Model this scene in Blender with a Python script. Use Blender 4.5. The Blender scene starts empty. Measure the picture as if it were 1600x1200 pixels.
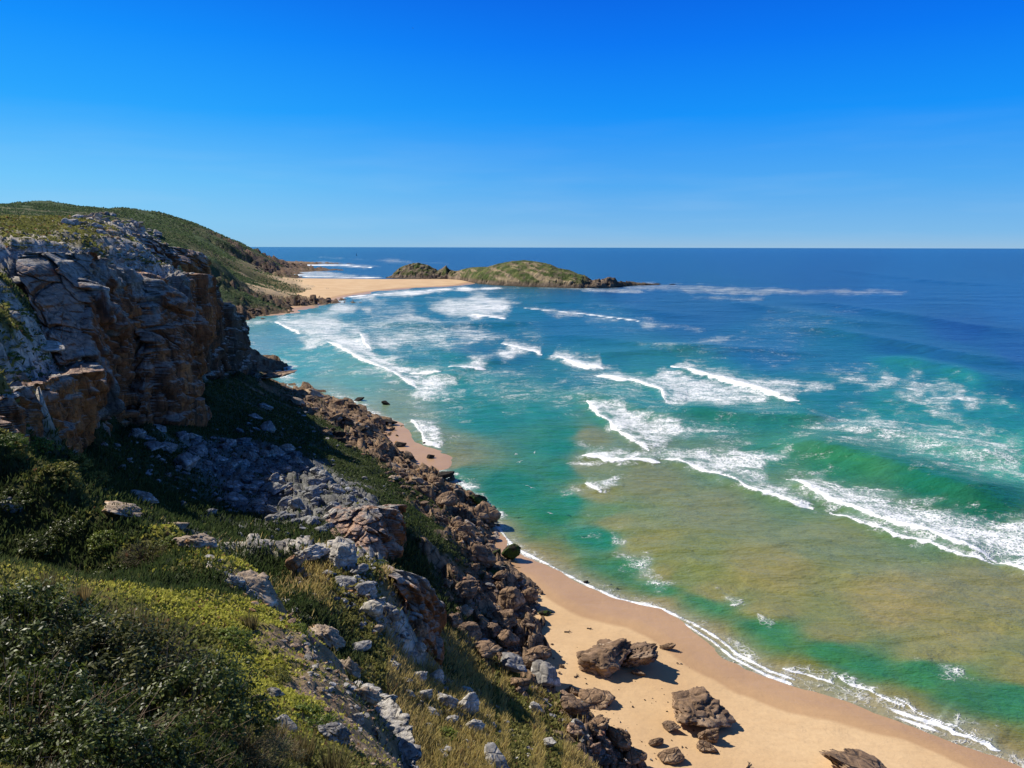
import bpy, bmesh, math, random
import numpy as np
from mathutils import Matrix, Vector, Euler

sc = bpy.context.scene
COL = sc.collection
# ------------------------------------------------------------------ camera
CAMZ = 50.0
PITCH = math.radians(10.04)
ROLL = math.radians(0.12)
FPX = 1209.0
cam_d = bpy.data.cameras.new('camera'); cam = bpy.data.objects.new('camera', cam_d); COL.objects.link(cam)
cam_d.sensor_width = 36.0; cam_d.lens = 36.0 * FPX / 1600.0
cam_d.clip_start = 0.2; cam_d.clip_end = 200000.0
RM = Matrix.Rotation(math.pi/2 - PITCH, 3, 'X') @ Matrix.Rotation(ROLL, 3, 'Z')
cam.matrix_world = Matrix.Translation((0, 0, CAMZ)) @ RM.to_4x4()
sc.camera = cam
RN = np.array(RM)
# ------------------------------------------------------------------ world, sun, exposure
SUN_EL = math.radians(42.0)
SUN_AZ = math.radians(-60.0)             # from +Y towards +X
w = bpy.data.worlds.new('World'); sc.world = w; w.use_nodes = True
wn = w.node_tree.nodes; wl = w.node_tree.links; wn.clear()
sky = wn.new('ShaderNodeTexSky'); sky.sky_type = 'NISHITA'; sky.sun_disc = False
sky.sun_elevation = SUN_EL; sky.sun_rotation = SUN_AZ
sky.altitude = 0; sky.air_density = 1.0; sky.dust_density = 0.25; sky.ozone_density = 3.0
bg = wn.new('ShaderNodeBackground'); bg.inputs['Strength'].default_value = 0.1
wo = wn.new('ShaderNodeOutputWorld')
def L255(r, g, b, k=7.78):
    f = lambda c: k*((c/255/12.92) if c/255 <= 0.04045 else ((c/255+0.055)/1.055)**2.4)
    return (f(r), f(g), f(b), 1)
# clear-sky gradient, measured in its lower part (elevation of the direction), lighter towards the sun's side
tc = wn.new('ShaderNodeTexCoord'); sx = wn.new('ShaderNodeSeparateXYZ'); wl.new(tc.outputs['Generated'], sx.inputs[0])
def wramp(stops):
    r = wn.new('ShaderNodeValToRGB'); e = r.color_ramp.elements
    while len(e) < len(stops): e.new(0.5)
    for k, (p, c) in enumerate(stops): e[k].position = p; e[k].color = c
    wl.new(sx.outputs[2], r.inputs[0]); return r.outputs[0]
ra = wramp([(0.0, L255(152, 192, 224)), (0.018, L255(124, 186, 234)), (0.075, L255(80, 170, 243)), (0.155, L255(14, 146, 250)), (0.235, L255(0, 119, 243)), (0.31, L255(0, 95, 224)), (0.6, L255(48, 84, 140)), (1.0, L255(54, 76, 112))])  # upper stops lie out of view, dimmed to deepen the shade
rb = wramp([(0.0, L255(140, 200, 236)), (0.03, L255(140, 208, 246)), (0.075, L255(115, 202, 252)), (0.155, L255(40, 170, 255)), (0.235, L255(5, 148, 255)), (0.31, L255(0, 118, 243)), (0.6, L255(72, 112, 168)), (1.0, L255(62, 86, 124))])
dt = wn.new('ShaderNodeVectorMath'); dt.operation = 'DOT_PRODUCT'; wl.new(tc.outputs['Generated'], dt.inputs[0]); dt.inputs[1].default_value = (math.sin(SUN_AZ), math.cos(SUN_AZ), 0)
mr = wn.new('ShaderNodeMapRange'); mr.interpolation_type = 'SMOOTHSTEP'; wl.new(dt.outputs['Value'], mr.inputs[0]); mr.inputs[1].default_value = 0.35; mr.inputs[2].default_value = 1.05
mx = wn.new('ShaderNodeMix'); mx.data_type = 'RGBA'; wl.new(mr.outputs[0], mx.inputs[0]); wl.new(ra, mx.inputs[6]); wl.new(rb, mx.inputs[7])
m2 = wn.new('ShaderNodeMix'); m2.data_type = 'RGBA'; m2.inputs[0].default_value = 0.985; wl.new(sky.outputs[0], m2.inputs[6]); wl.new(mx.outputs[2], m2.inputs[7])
mp = wn.new('ShaderNodeMapping'); mp.inputs['Scale'].default_value = (3.0, 3.0, 26.0); mp.inputs['Rotation'].default_value = (0, 0.10, 0); wl.new(tc.outputs['Generated'], mp.inputs[0])
nz = wn.new('ShaderNodeTexNoise'); nz.inputs['Scale'].default_value = 1.6; nz.inputs['Detail'].default_value = 6; wl.new(mp.outputs[0], nz.inputs['Vector'])
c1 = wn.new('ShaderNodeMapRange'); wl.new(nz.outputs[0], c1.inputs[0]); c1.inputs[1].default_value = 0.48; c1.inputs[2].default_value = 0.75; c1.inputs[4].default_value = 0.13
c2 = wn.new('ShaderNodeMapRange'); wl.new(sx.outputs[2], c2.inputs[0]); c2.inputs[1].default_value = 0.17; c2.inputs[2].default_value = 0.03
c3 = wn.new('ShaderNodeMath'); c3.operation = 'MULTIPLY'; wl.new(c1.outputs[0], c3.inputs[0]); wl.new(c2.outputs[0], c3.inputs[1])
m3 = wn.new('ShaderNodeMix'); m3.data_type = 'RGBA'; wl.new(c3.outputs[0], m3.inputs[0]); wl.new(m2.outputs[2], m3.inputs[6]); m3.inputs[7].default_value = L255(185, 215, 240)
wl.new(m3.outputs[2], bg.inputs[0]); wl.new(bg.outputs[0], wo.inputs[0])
sun_l = bpy.data.lights.new('sun', 'SUN'); sun_l.energy = 5.0; sun_l.angle = math.radians(0.5); sun_l.color = (1.0, 0.93, 0.82)
sun = bpy.data.objects.new('sun', sun_l); COL.objects.link(sun)
sd = Vector((math.sin(SUN_AZ)*math.cos(SUN_EL), math.cos(SUN_AZ)*math.cos(SUN_EL), math.sin(SUN_EL)))
sun.rotation_euler = sd.to_track_quat('Z', 'Y').to_euler()
sun.location = (-200, 100, 200)
sc.view_settings.view_transform = 'Standard'; sc.view_settings.look = 'None'
sc.view_settings.exposure = 0.36; sc.view_settings.gamma = 1.0; sc.view_settings.use_curve_mapping = False
sc.cycles.max_bounces = 5; sc.cycles.diffuse_bounces = 2; sc.cycles.glossy_bounces = 2
sc.cycles.use_denoising = True

rng = np.random.default_rng(7)
random.seed(7)

# ------------------------------------------------------------------ projection helpers (photo pixels, 1600 x 1200)
def rays(u, v):
    u = np.asarray(u, float); v = np.asarray(v, float)
    d = np.stack([(u-800)/FPX, -(v-600)/FPX, -np.ones_like(u)], -1)
    return d @ RN.T
def on_z(u, v, z=0.0):
    d = rays(u, v); t = (z-CAMZ)/d[..., 2]
    return np.array([0, 0, CAMZ]) + d*t[..., None]
def at_t(u, v, t):
    return np.array([0, 0, CAMZ]) + rays(u, v)*t
def proj(p):
    q = (np.asarray(p, float)-np.array([0, 0, CAMZ])) @ RN
    dz = np.maximum(-q[..., 2], 1e-6)
    return 800+FPX*q[..., 0]/dz, 600-FPX*q[..., 1]/dz

# ------------------------------------------------------------------ numpy noise
def hash01(ix, iy, iz, seed):
    h = (ix.astype(np.int64)*374761393 + iy.astype(np.int64)*668265263 + iz.astype(np.int64)*2147483647 + seed*974634777) & 0xffffffff
    h = ((h ^ (h >> 13))*1274126177) & 0xffffffff
    h = ((h ^ (h >> 16))*2246822519) & 0xffffffff
    return ((h ^ (h >> 15)) & 0xffffff)/float(0xffffff)
def vnoise(p, seed=0):
    i = np.floor(p).astype(np.int64); f = p-i; f = f*f*f*(f*(f*6-15)+10)
    r = 0.0
    for dx in (0, 1):
        for dy in (0, 1):
            for dz in (0, 1):
                wgt = (f[:, 0] if dx else 1-f[:, 0])*(f[:, 1] if dy else 1-f[:, 1])*(f[:, 2] if dz else 1-f[:, 2])
                r = r + wgt*hash01(i[:, 0]+dx, i[:, 1]+dy, i[:, 2]+dz, seed)
    return r*2-1
def fbm(p, octs=4, seed=0, gain=0.5):
    r = 0; a = 1.0; s = 0
    for o in range(octs):
        r = r + a*vnoise(p*(2.03**o)+o*17.3, seed+o); s += a; a *= gain
    return r/s
def worley(p, seed=0, two_d=False):
    i = np.floor(p).astype(np.int64)
    n = len(p); F1 = np.full(n, 9.0); F2 = np.full(n, 9.0); cid = np.zeros((n, 3)); off = np.zeros((n, 3))
    for dx in (-1, 0, 1):
        for dy in (-1, 0, 1):
            for dz in ((0,) if two_d else (-1, 0, 1)):
                c = i+np.array([dx, dy, dz])
                j = np.stack([hash01(c[:, 0], c[:, 1], c[:, 2], seed+k) for k in (1, 2, 3)], -1)
                if two_d: j[:, 2] = 0
                d = c+j-p
                if two_d: d[:, 2] = 0
                dd = np.sqrt((d**2).sum(1))
                b = dd < F1
                F2 = np.where(b, F1, np.minimum(F2, dd)); F1 = np.where(b, dd, F1)
                cid[b] = c[b]; off[b] = -d[b]
    r = np.stack([hash01(cid[:, 0], cid[:, 1], cid[:, 2], seed+k) for k in (7, 8, 9)], -1)
    return F1, F2, r, off
def sstep(a, b, x):
    t = np.clip((x-a)/(b-a), 0, 1); return t*t*(3-2*t)
def seg_dist(P, A):
    """distance of 2-D points P to polyline A, and arc parameter"""
    best = np.full(len(P), 1e9); par = np.zeros(len(P)); side = np.zeros(len(P)); acc = 0
    for a, b in zip(A[:-1], A[1:]):
        ab = b-a; L = np.hypot(*ab)+1e-9
        t = np.clip(((P-a)@ab)/L**2, 0, 1)
        q = P-(a+t[:, None]*ab); d = np.hypot(q[:, 0], q[:, 1])
        m = d < best
        best = np.where(m, d, best); par = np.where(m, acc+t*L, par)
        side = np.where(m, np.sign(ab[0]*q[:, 1]-ab[1]*q[:, 0]), side); acc += L
    return best, par/acc, side
def inside(P, A):
    c = np.zeros(len(P), bool); n = len(A); x, y = P[:, 0], P[:, 1]
    for k in range(n):
        x1, y1 = A[k]; x2, y2 = A[(k+1) % n]
        m = ((y1 > y) != (y2 > y)) & (x < (x2-x1)*(y-y1)/(y2-y1+1e-12)+x1)
        c ^= m
    return c
def sdf_poly(P, A):
    A = np.asarray(A, float); d, _, _ = seg_dist(P, np.vstack([A, A[:1]]))
    return np.where(inside(P, A), d, -d)

# ------------------------------------------------------------------ mesh + object helpers
def make_mesh(name, V, F, smooth=True, attrs=None, cols=None):
    me = bpy.data.meshes.new(name); V = np.asarray(V, np.float32); F = np.asarray(F, np.int32)
    n, k = F.shape
    me.vertices.add(len(V)); me.vertices.foreach_set('co', V.ravel())
    me.loops.add(n*k); me.loops.foreach_set('vertex_index', F.ravel())
    me.polygons.add(n); me.polygons.foreach_set('loop_start', np.arange(n, dtype=np.int32)*k)
    me.update(calc_edges=True)
    me.polygons.foreach_set('use_smooth', np.full(n, smooth))
    for an, a in (attrs or {}).items():
        at = me.attributes.new(an, 'FLOAT', 'POINT'); at.data.foreach_set('value', np.asarray(a, np.float32))
    for an, a in (cols or {}).items():
        at = me.attributes.new(an, 'FLOAT_COLOR', 'POINT')
        c = np.ones((len(V), 4), np.float32); c[:, :3] = a; at.data.foreach_set('color', c.ravel())
    me.update(); me.validate()
    return me
def link(name, me, mat=None, parent=None, loc=None):
    o = bpy.data.objects.new(name, me); COL.objects.link(o)
    if mat is not None and len(me.materials) == 0: me.materials.append(mat)
    if parent is not None: o.parent = parent
    if loc is not None: o.location = loc
    return o
def tag(o, label=None, cat=None, group=None, kind=None):
    if label: o['label'] = label
    if cat: o['category'] = cat
    if group: o['group'] = group
    if kind: o['kind'] = kind
    return o
def grid_faces(nu, nv):
    a = np.arange(nu*nv).reshape(nu, nv)
    return np.stack([a[:-1, :-1], a[1:, :-1], a[1:, 1:], a[:-1, 1:]], -1).reshape(-1, 4)
def lin(c):
    c = np.asarray(c, float)/255.0
    return np.where(c <= 0.04045, c/12.92, ((c+0.055)/1.055)**2.4)

# ------------------------------------------------------------------ materials
class NT:
    def __init__(s, name):
        s.m = bpy.data.materials.new(name); s.m.use_nodes = True
        s.n = s.m.node_tree.nodes; s.l = s.m.node_tree.links; s.n.clear()
        s.out = s.n.new('ShaderNodeOutputMaterial')
    def node(s, t, **kw):
        x = s.n.new(t)
        for k, v in kw.items(): setattr(x, k, v)
        return x
    def lk(s, a, b): s.l.new(a, b)
    def setv(s, sock, v):
        if hasattr(v, 'is_output') or isinstance(v, bpy.types.NodeSocket): s.lk(v, sock)
        elif isinstance(v, (tuple, list, np.ndarray)) and len(v) == 3 and sock.type == 'RGBA': sock.default_value = (*[float(q) for q in v], 1)
        else: sock.default_value = v
    def pos(s): return s.node('ShaderNodeTexCoord').outputs['Object']
    def scl(s, vec, x, y, z):
        m = s.node('ShaderNodeMapping'); m.inputs['Scale'].default_value = (x, y, z); s.lk(vec, m.inputs[0]); return m.outputs[0]
    def noise(s, vec, scale, detail=4, rough=0.55, dist=0.0, out=0):
        x = s.node('ShaderNodeTexNoise'); x.inputs['Scale'].default_value = scale; x.inputs['Detail'].default_value = detail
        x.inputs['Roughness'].default_value = rough; x.inputs['Distortion'].default_value = dist; s.lk(vec, x.inputs['Vector']); return x.outputs[out]
    def voro(s, vec, scale, feature='F1', out='Distance'):
        x = s.node('ShaderNodeTexVoronoi', feature=feature); x.inputs['Scale'].default_value = scale; s.lk(vec, x.inputs['Vector']); return x.outputs[out]
    def math(s, op, a, b=0.0, clamp=False):
        x = s.node('ShaderNodeMath', operation=op); x.use_clamp = clamp; s.setv(x.inputs[0], a); s.setv(x.inputs[1], b); return x.outputs[0]
    def rng(s, v, a, b, c=0.0, d=1.0, smooth=True):
        x = s.node('ShaderNodeMapRange'); x.interpolation_type = 'SMOOTHSTEP' if smooth else 'LINEAR'
        for k, q in zip((0, 1, 2, 3, 4), (v, a, b, c, d)): s.setv(x.inputs[k], q)
        return x.outputs[0]
    def mix(s, f, a, b, blend='MIX'):
        x = s.node('ShaderNodeMix', data_type='RGBA', blend_type=blend)
        s.setv(x.inputs[0], f); s.setv(x.inputs[6], a); s.setv(x.inputs[7], b); return x.outputs[2]
    def ramp(s, f, stops):
        x = s.node('ShaderNodeValToRGB'); e = x.color_ramp.elements
        while len(e) < len(stops): e.new(0.5)
        for k, (p, c) in enumerate(stops): e[k].position = p; e[k].color = (*c, 1)
        s.setv(x.inputs[0], f); return x.outputs[0]
    def bump(s, h, strength, dist, normal=None):
        x = s.node('ShaderNodeBump'); x.inputs['Strength'].default_value = strength; x.inputs['Distance'].default_value = dist
        s.lk(h, x.inputs['Height'])
        if normal is not None: s.lk(normal, x.inputs['Normal'])
        return x.outputs[0]
    def attr(s, name, out='Fac'):
        x = s.node('ShaderNodeAttribute'); x.attribute_name = name; return x.outputs[out]
    def bsdf(s, color, rough=0.9, spec=0.2, normal=None, **kw):
        x = s.node('ShaderNodeBsdfPrincipled'); s.setv(x.inputs['Base Color'], color); s.setv(x.inputs['Roughness'], rough)
        s.setv(x.inputs['Specular IOR Level'], spec)
        if normal is not None: s.lk(normal, x.inputs['Normal'])
        for k, v in kw.items(): s.setv(x.inputs[k.replace('_', ' ')], v)
        return x.outputs[0]
    def done(s, sh): s.lk(sh, s.out.inputs[0]); return s.m

def rock_mat(name, base, light, dark, accent=None, acc_amt=0.0, scale=1.0, bump_d=0.25, strata=0.0, lichen=None, lich_amt=0.0, bs=0.9):
    """scale = typical block size in metres"""
    t = NT(name); p = t.pos(); k = 1.0/scale
    oi = t.node('ShaderNodeObjectInfo').outputs['Random']
    big = t.noise(p, 0.35*k, 5, 0.6)
    fine = t.noise(p, 3.0*k, 8, 0.68)
    c = t.ramp(big, [(0.30, dark), (0.5, base), (0.68, light)])
    c = t.mix(t.rng(fine, 0.30, 0.62), t.mix(0.55, c, dark), c)
    if accent is not None:
        a = t.noise(t.scl(p, 1, 1, 0.45), 0.28*k, 6, 0.62, 0.6)
        am = t.rng(a, 0.62-acc_amt*0.3, 0.70-acc_amt*0.3)
        c = t.mix(t.math('MULTIPLY', am, 0.85), c, accent)
    if lichen is not None:
        a = t.noise(p, 1.4*k, 7, 0.72)
        am = t.rng(a, 0.66-lich_amt*0.3, 0.72-lich_amt*0.3)
        c = t.mix(am, c, lichen)
    cr = t.voro(t.mix(0.18, t.scl(p, 1, 1, 1.0), t.noise(p, 1.1*k, 3, 0.5, 0, 1)), 1.3*k, 'DISTANCE_TO_EDGE')
    crm = t.rng(cr, 0.0, 0.05, 0.35, 1.0)
    c = t.mix(crm, t.mix(0.65, c, (0.02, 0.018, 0.015)), c)
    # object-level tint
    c = t.mix(1.0, c, t.ramp(oi, [(0, (0.8, 0.8, 0.82)), (0.5, (1.0, 0.97, 0.93)), (1, (1.12, 1.08, 1.0))]), 'MULTIPLY')
    h = t.math('ADD', t.math('MULTIPLY', fine, 0.6), t.math('MULTIPLY', t.rng(cr, 0, 0.12), 0.5))
    h = t.math('ADD', h, t.math('MULTIPLY', t.noise(p, 9.0*k, 6, 0.7), 0.25))
    wv = t.mix(0.08, t.scl(p, 1, 1, 1.6), t.noise(p, 0.9*k, 3, 0.5, 0, 1))
    vc = t.node('ShaderNodeSeparateColor'); t.lk(t.voro(wv, 1.7*k, 'F1', 'Color'), vc.inputs[0]); h = t.math('ADD', h, t.math('MULTIPLY', vc.outputs[0], 0.6))
    if strata > 0:
        ws = t.noise(t.scl(p, 0.25, 0.25, 4.0), 0.9*k, 4, 0.6)
        h = t.math('ADD', h, t.math('MULTIPLY', ws, strata))
    return t.done(t.bsdf(c, 0.92, 0.15, t.bump(h, bs, bump_d)))

GREY = rock_mat('grey_quartzite', (0.34, 0.33, 0.315), (0.52, 0.50, 0.47), (0.13, 0.125, 0.12), (0.36, 0.20, 0.10), 0.15, 1.2, 0.18, 0.2, (0.62, 0.62, 0.60), 0.35)
SCREE = rock_mat('pale_scree_rock', (0.30, 0.31, 0.32), (0.48, 0.49, 0.50), (0.12, 0.125, 0.13), None, 0, 1.4, 0.2, 0.2, (0.60, 0.62, 0.64), 0.3)
WHITE = rock_mat('white_lichened_rock', (0.50, 0.48, 0.44), (0.68, 0.66, 0.62), (0.20, 0.19, 0.18), (0.42, 0.24, 0.11), 0.05, 0.8, 0.12, 0.1, (0.74, 0.73, 0.70), 0.3)
TAN = rock_mat('tan_slab_rock', (0.42, 0.34, 0.26), (0.60, 0.52, 0.42), (0.17, 0.13, 0.10), (0.48, 0.25, 0.08), 0.35, 0.8, 0.08, 0.2, (0.58, 0.56, 0.52), 0.25)
ORANGE = rock_mat('orange_stained_rock', (0.30, 0.18, 0.11), (0.46, 0.34, 0.24), (0.10, 0.065, 0.045), (0.48, 0.22, 0.08), 0.35, 1.5, 0.2, 0.15, (0.42, 0.36, 0.30), 0.1)
BROWN = rock_mat('brown_shore_rock', (0.30, 0.205, 0.135), (0.52, 0.385, 0.265), (0.09, 0.06, 0.042), (0.34, 0.18, 0.11), 0.15, 0.8, 0.28, 0.25, (0.46, 0.37, 0.28), 0.2)
DARKWET = rock_mat('dark_wet_rock', (0.045, 0.038, 0.032), (0.08, 0.065, 0.05), (0.02, 0.018, 0.016), None, 0, 0.8, 0.15)
MOSSY = rock_mat('mossy_dark_rock', (0.05, 0.045, 0.03), (0.07, 0.085, 0.03), (0.025, 0.025, 0.02), (0.05, 0.10, 0.015), 0.6, 0.8, 0.15)
PINK = rock_mat('pinkish_scree', (0.36, 0.25, 0.18), (0.52, 0.40, 0.31), (0.16, 0.10, 0.07), (0.36, 0.18, 0.12), 0.3, 0.7, 0.12)
REDCLIFF = rock_mat('far_red_rock', (0.26, 0.17, 0.12), (0.36, 0.27, 0.20), (0.10, 0.07, 0.06), (0.30, 0.15, 0.10), 0.3, 6.0, 1.2)

def leaf_mat(name, c1, c2, c3=None, rough=0.45, spec=0.35, trans=0.25):
    t = NT(name)
    g = t.node('ShaderNodeNewGeometry').outputs['Random Per Island']
    oi = t.node('ShaderNodeObjectInfo').outputs['Random']
    c = t.ramp(g, [(0.0, c1), (0.6, c2), (1.0, c3 or c2)])
    c = t.mix(1.0, c, t.ramp(oi, [(0, (0.72, 0.78, 0.7)), (1, (1.2, 1.12, 1.0))]), 'MULTIPLY')
    a = t.bsdf(c, rough, spec)
    tr = t.node('ShaderNodeBsdfTranslucent'); t.lk(c, tr.inputs[0])
    mx = t.node('ShaderNodeMixShader'); mx.inputs[0].default_value = trans
    t.lk(a, mx.inputs[1]); t.lk(tr.outputs[0], mx.inputs[2])
    return t.done(mx.outputs[0])
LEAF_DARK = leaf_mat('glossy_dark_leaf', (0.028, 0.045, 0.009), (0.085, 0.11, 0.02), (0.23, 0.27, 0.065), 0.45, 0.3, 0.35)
LEAF_MIX = leaf_mat('dull_olive_leaf', (0.032, 0.045, 0.012), (0.085, 0.095, 0.025), (0.20, 0.20, 0.065), 0.5, 0.25, 0.3)
LEAF_GREEN = leaf_mat('fresh_green_leaf', (0.10, 0.15, 0.02), (0.19, 0.25, 0.035), (0.28, 0.32, 0.06), 0.5, 0.3, 0.3)
LEAF_OLIVE = leaf_mat('olive_scrub_leaf', (0.13, 0.14, 0.035), (0.23, 0.22, 0.05), (0.32, 0.28, 0.08), 0.6, 0.2, 0.25)
LEAF_GREY = leaf_mat('grey_green_leaf', (0.09, 0.10, 0.05), (0.17, 0.175, 0.09), (0.27, 0.25, 0.15), 0.6, 0.2, 0.2)
TWIG = leaf_mat('dry_grey_twig', (0.10, 0.075, 0.055), (0.17, 0.13, 0.10), (0.24, 0.19, 0.15), 0.8, 0.1, 0.0)
STRAW = leaf_mat('straw_grass', (0.16, 0.12, 0.05), (0.26, 0.20, 0.09), (0.34, 0.27, 0.14), 0.7, 0.15, 0.3)

# ground cover: colour comes from an attribute holding the plant's own colour
def cover_mat():
    t = NT('ground_cover_leaf')
    c = t.attr('tint', 'Color')
    a = t.bsdf(c, 0.6, 0.2)
    tr = t.node('ShaderNodeBsdfTranslucent'); t.lk(c, tr.inputs[0])
    mx = t.node('ShaderNodeMixShader'); mx.inputs[0].default_value = 0.42
    t.lk(a, mx.inputs[1]); t.lk(tr.outputs[0], mx.inputs[2])
    return t.done(mx.outputs[0])
COVER = cover_mat()

def terrain_mat():
    t = NT('hillside_ground'); p = t.pos()
    c = t.attr('gcol', 'Color'); rk = t.attr('rocky'); sc_ = t.attr('tex')
    n1 = t.noise(p, 0.5, 8, 0.65); n2 = t.noise(p, 3.5, 6, 0.7); n0 = t.mix(0.5, t.noise(p, 0.05, 7, 0.62), t.noise(p, 0.3, 6, 0.7))
    f = t.mix(sc_, t.mix(0.5, n1, n2), n0)
    m = t.ramp(f, [(0.32, (0.38, 0.38, 0.40)), (0.5, (0.95, 0.95, 0.95)), (0.68, (1.5, 1.45, 1.38))])
    m = t.mix(t.attr('plain'), m, (0.95, 0.95, 0.95))
    c = t.mix(1.0, c, m, 'MULTIPLY')
    # bare rock showing through the vegetation
    v = t.voro(t.mix(0.12, p, t.noise(p, 1.2, 3, 0.5, 0, 1)), 0.8, 'DISTANCE_TO_EDGE')
    rc = t.mix(rk, (1, 1, 1), t.ramp(v, [(0.0, (0.25, 0.25, 0.25)), (0.06, (0.85, 0.85, 0.85)), (0.3, (1.1, 1.08, 1.05))]))
    c = t.mix(1.0, c, rc, 'MULTIPLY')
    h = t.math('ADD', t.math('MULTIPLY', n1, 1.0), t.math('MULTIPLY', n2, 0.35))
    hb = t.bump(h, 0.9, 0.35)
    far = t.math('MULTIPLY', n0, sc_)
    hb2 = t.bump(far, 1.0, 8.0, hb)
    return t.done(t.bsdf(c, 0.95, 0.1, hb2))
TERR = terrain_mat()

def sand_mat():
    t = NT('beach_sand'); p = t.pos(); wet = t.attr('wet')
    big = t.noise(t.scl(p, 1, 1, 1), 0.045, 5, 0.6); fine = t.noise(p, 1.6, 7, 0.7)
    streak = t.noise(t.scl(p, 0.35, 1.6, 1), 0.35, 5, 0.62, 0.8)
    dry = t.mix(t.rng(big, 0.35, 0.65), (0.55, 0.365, 0.19), (0.64, 0.45, 0.25))
    dry = t.mix(t.rng(streak, 0.45, 0.7, 0, 0.35), dry, (0.56, 0.365, 0.19))
    dry = t.mix(t.rng(fine, 0.3, 0.6, 0.32, 0), dry, (0.45, 0.30, 0.17))
    spk = t.voro(p, 1.1, 'F1'); dry = t.mix(t.rng(spk, 0.05, 0.02, 0, 0.7), dry, (0.18, 0.12, 0.07))
    wr = t.noise(t.scl(p, 0.5, 0.5, 1), 0.30, 7, 0.7, 1.5); dry = t.mix(t.rng(t.math('ABSOLUTE', t.math('SUBTRACT', wr, 0.5)), 0.012, 0.0, 0, 0.30), dry, (0.36, 0.25, 0.15))
    wt = t.mix(t.rng(big, 0.35, 0.65), (0.40, 0.245, 0.13), (0.47, 0.295, 0.155))
    edge = t.math('ADD', wet, t.math('MULTIPLY', t.math('SUBTRACT', big, 0.5), 0.5))
    wm = t.rng(edge, 0.42, 0.58)
    c = t.mix(wm, dry, wt)
    r = t.math('SUBTRACT', 0.95, t.math('MULTIPLY', t.rng(wet, 0.6, 1.0), 0.55))
    h = t.math('ADD', t.math('MULTIPLY', streak, 0.5), t.math('MULTIPLY', fine, 0.25))
    return t.done(t.bsdf(c, r, 0.3, t.bump(t.math('ADD', h, t.math('MULTIPLY', t.noise(p, 0.5, 5, 0.6), 0.8)), 0.55, 0.22)))
SAND = sand_mat()

def water_mat():
    t = NT('sea_water'); p = t.pos()
    base = t.attr('wcol', 'Color'); foam = t.attr('foam'); line = t.attr('line'); dist = t.attr('dist')
    # soft mottling of the water colour itself (stirred sand, weed, depth)
    q = t.scl(p, 0.6, 1.5, 1)
    mot = t.noise(q, 0.035, 6, 0.6, 0.4)
    mot2 = t.noise(t.scl(p, 0.8, 1.2, 1), 0.26, 6, 0.65, 0.5)
    c = t.mix(1.0, base, t.ramp(mot, [(0.3, (0.87, 0.91, 0.93)), (0.5, (1, 1, 1)), (0.7, (1.10, 1.06, 1.04))]), 'MULTIPLY')
    c = t.mix(1.0, c, t.ramp(mot2, [(0.3, (0.80, 0.86, 0.88)), (0.5, (1, 1, 1)), (0.7, (1.18, 1.12, 1.10))]), 'MULTIPLY')
    # foam lace
    warp = t.mix(0.35, t.scl(p, 0.62, 0.75, 1), t.noise(p, 0.35, 4, 0.6, 0, 1), 'ADD')
    v1 = t.voro(warp, 0.9, 'DISTANCE_TO_EDGE')
    v2 = t.voro(warp, 2.3, 'DISTANCE_TO_EDGE')
    lace = t.math('SUBTRACT', 1.0, t.math('MINIMUM', t.rng(v1, 0, 0.16), t.rng(v2, 0.0, 0.30)))
    nf = t.mix(t.math('MULTIPLY', dist, 0.6, True), t.noise(t.scl(p, 0.9, 1.0, 1), 0.15, 7, 0.68, 0.7), t.noise(t.scl(p, 0.5, 0.8, 1), 0.03, 9, 0.72, 1.0))
    nh = t.noise(t.scl(p, 0.9, 1.1, 1), 1.0, 5, 0.7, 0.4)
    nfc = t.math('MULTIPLY', t.math('SUBTRACT', nf, 0.5), 1.7); nhc = t.math('MULTIPLY', t.math('SUBTRACT', nh, 0.5), 0.7)
    pat = t.math('ADD', t.math('ADD', t.math('MULTIPLY', lace, 0.34), nfc), t.math('ADD', nhc, 0.38))
    thr = t.math('SUBTRACT', 0.98, t.math('MULTIPLY', foam, 0.60))
    fm = t.rng(t.math('SUBTRACT', pat, thr), -0.14, 0.26)
    fm = t.math('MULTIPLY', fm, t.rng(foam, 0.03, 0.18))
    ln = t.rng(t.math('ADD', line, t.math('ADD', nhc, t.math('MULTIPLY', nfc, 0.8))), 0.36, 0.66)
    fa = t.math('MAXIMUM', t.math('MULTIPLY', fm, 0.92), ln)
    milky = t.math('MULTIPLY', t.rng(foam, 0.05, 0.9), 0.34)
    c = t.mix(milky, c, (0.38, 0.52, 0.50))
    fc = t.mix(t.rng(nh, 0.35, 0.6), (0.70, 0.74, 0.76), (0.93, 0.93, 0.92))
    c = t.mix(fa, c, fc)
    # ripples
    r1 = t.noise(t.scl(p, 0.6, 1.0, 1), 0.8, 6, 0.62, 0.3)
    r2 = t.noise(t.scl(p, 0.6, 1.0, 1), 0.14, 5, 0.6, 0.2)
    r3 = t.noise(t.scl(p, 0.7, 1.0, 1), 0.018, 5, 0.6)
    nb = t.bump(r1, 0.55, 0.55)
    nb = t.bump(r2, 0.6, 2.2, nb)
    nb = t.bump(t.math('MULTIPLY', r3, dist), 0.6, 12.0, nb)
    nb = t.bump(fa, 0.6, 0.35, nb)
    rough = t.math('ADD', 0.24, t.math('MULTIPLY', fa, 0.6))
    sp = t.math('SUBTRACT', 0.30, t.math('MULTIPLY', fa, 0.18))
    return t.done(t.bsdf(c, rough, sp, nb, IOR=1.33))
WATER = water_mat()

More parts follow.
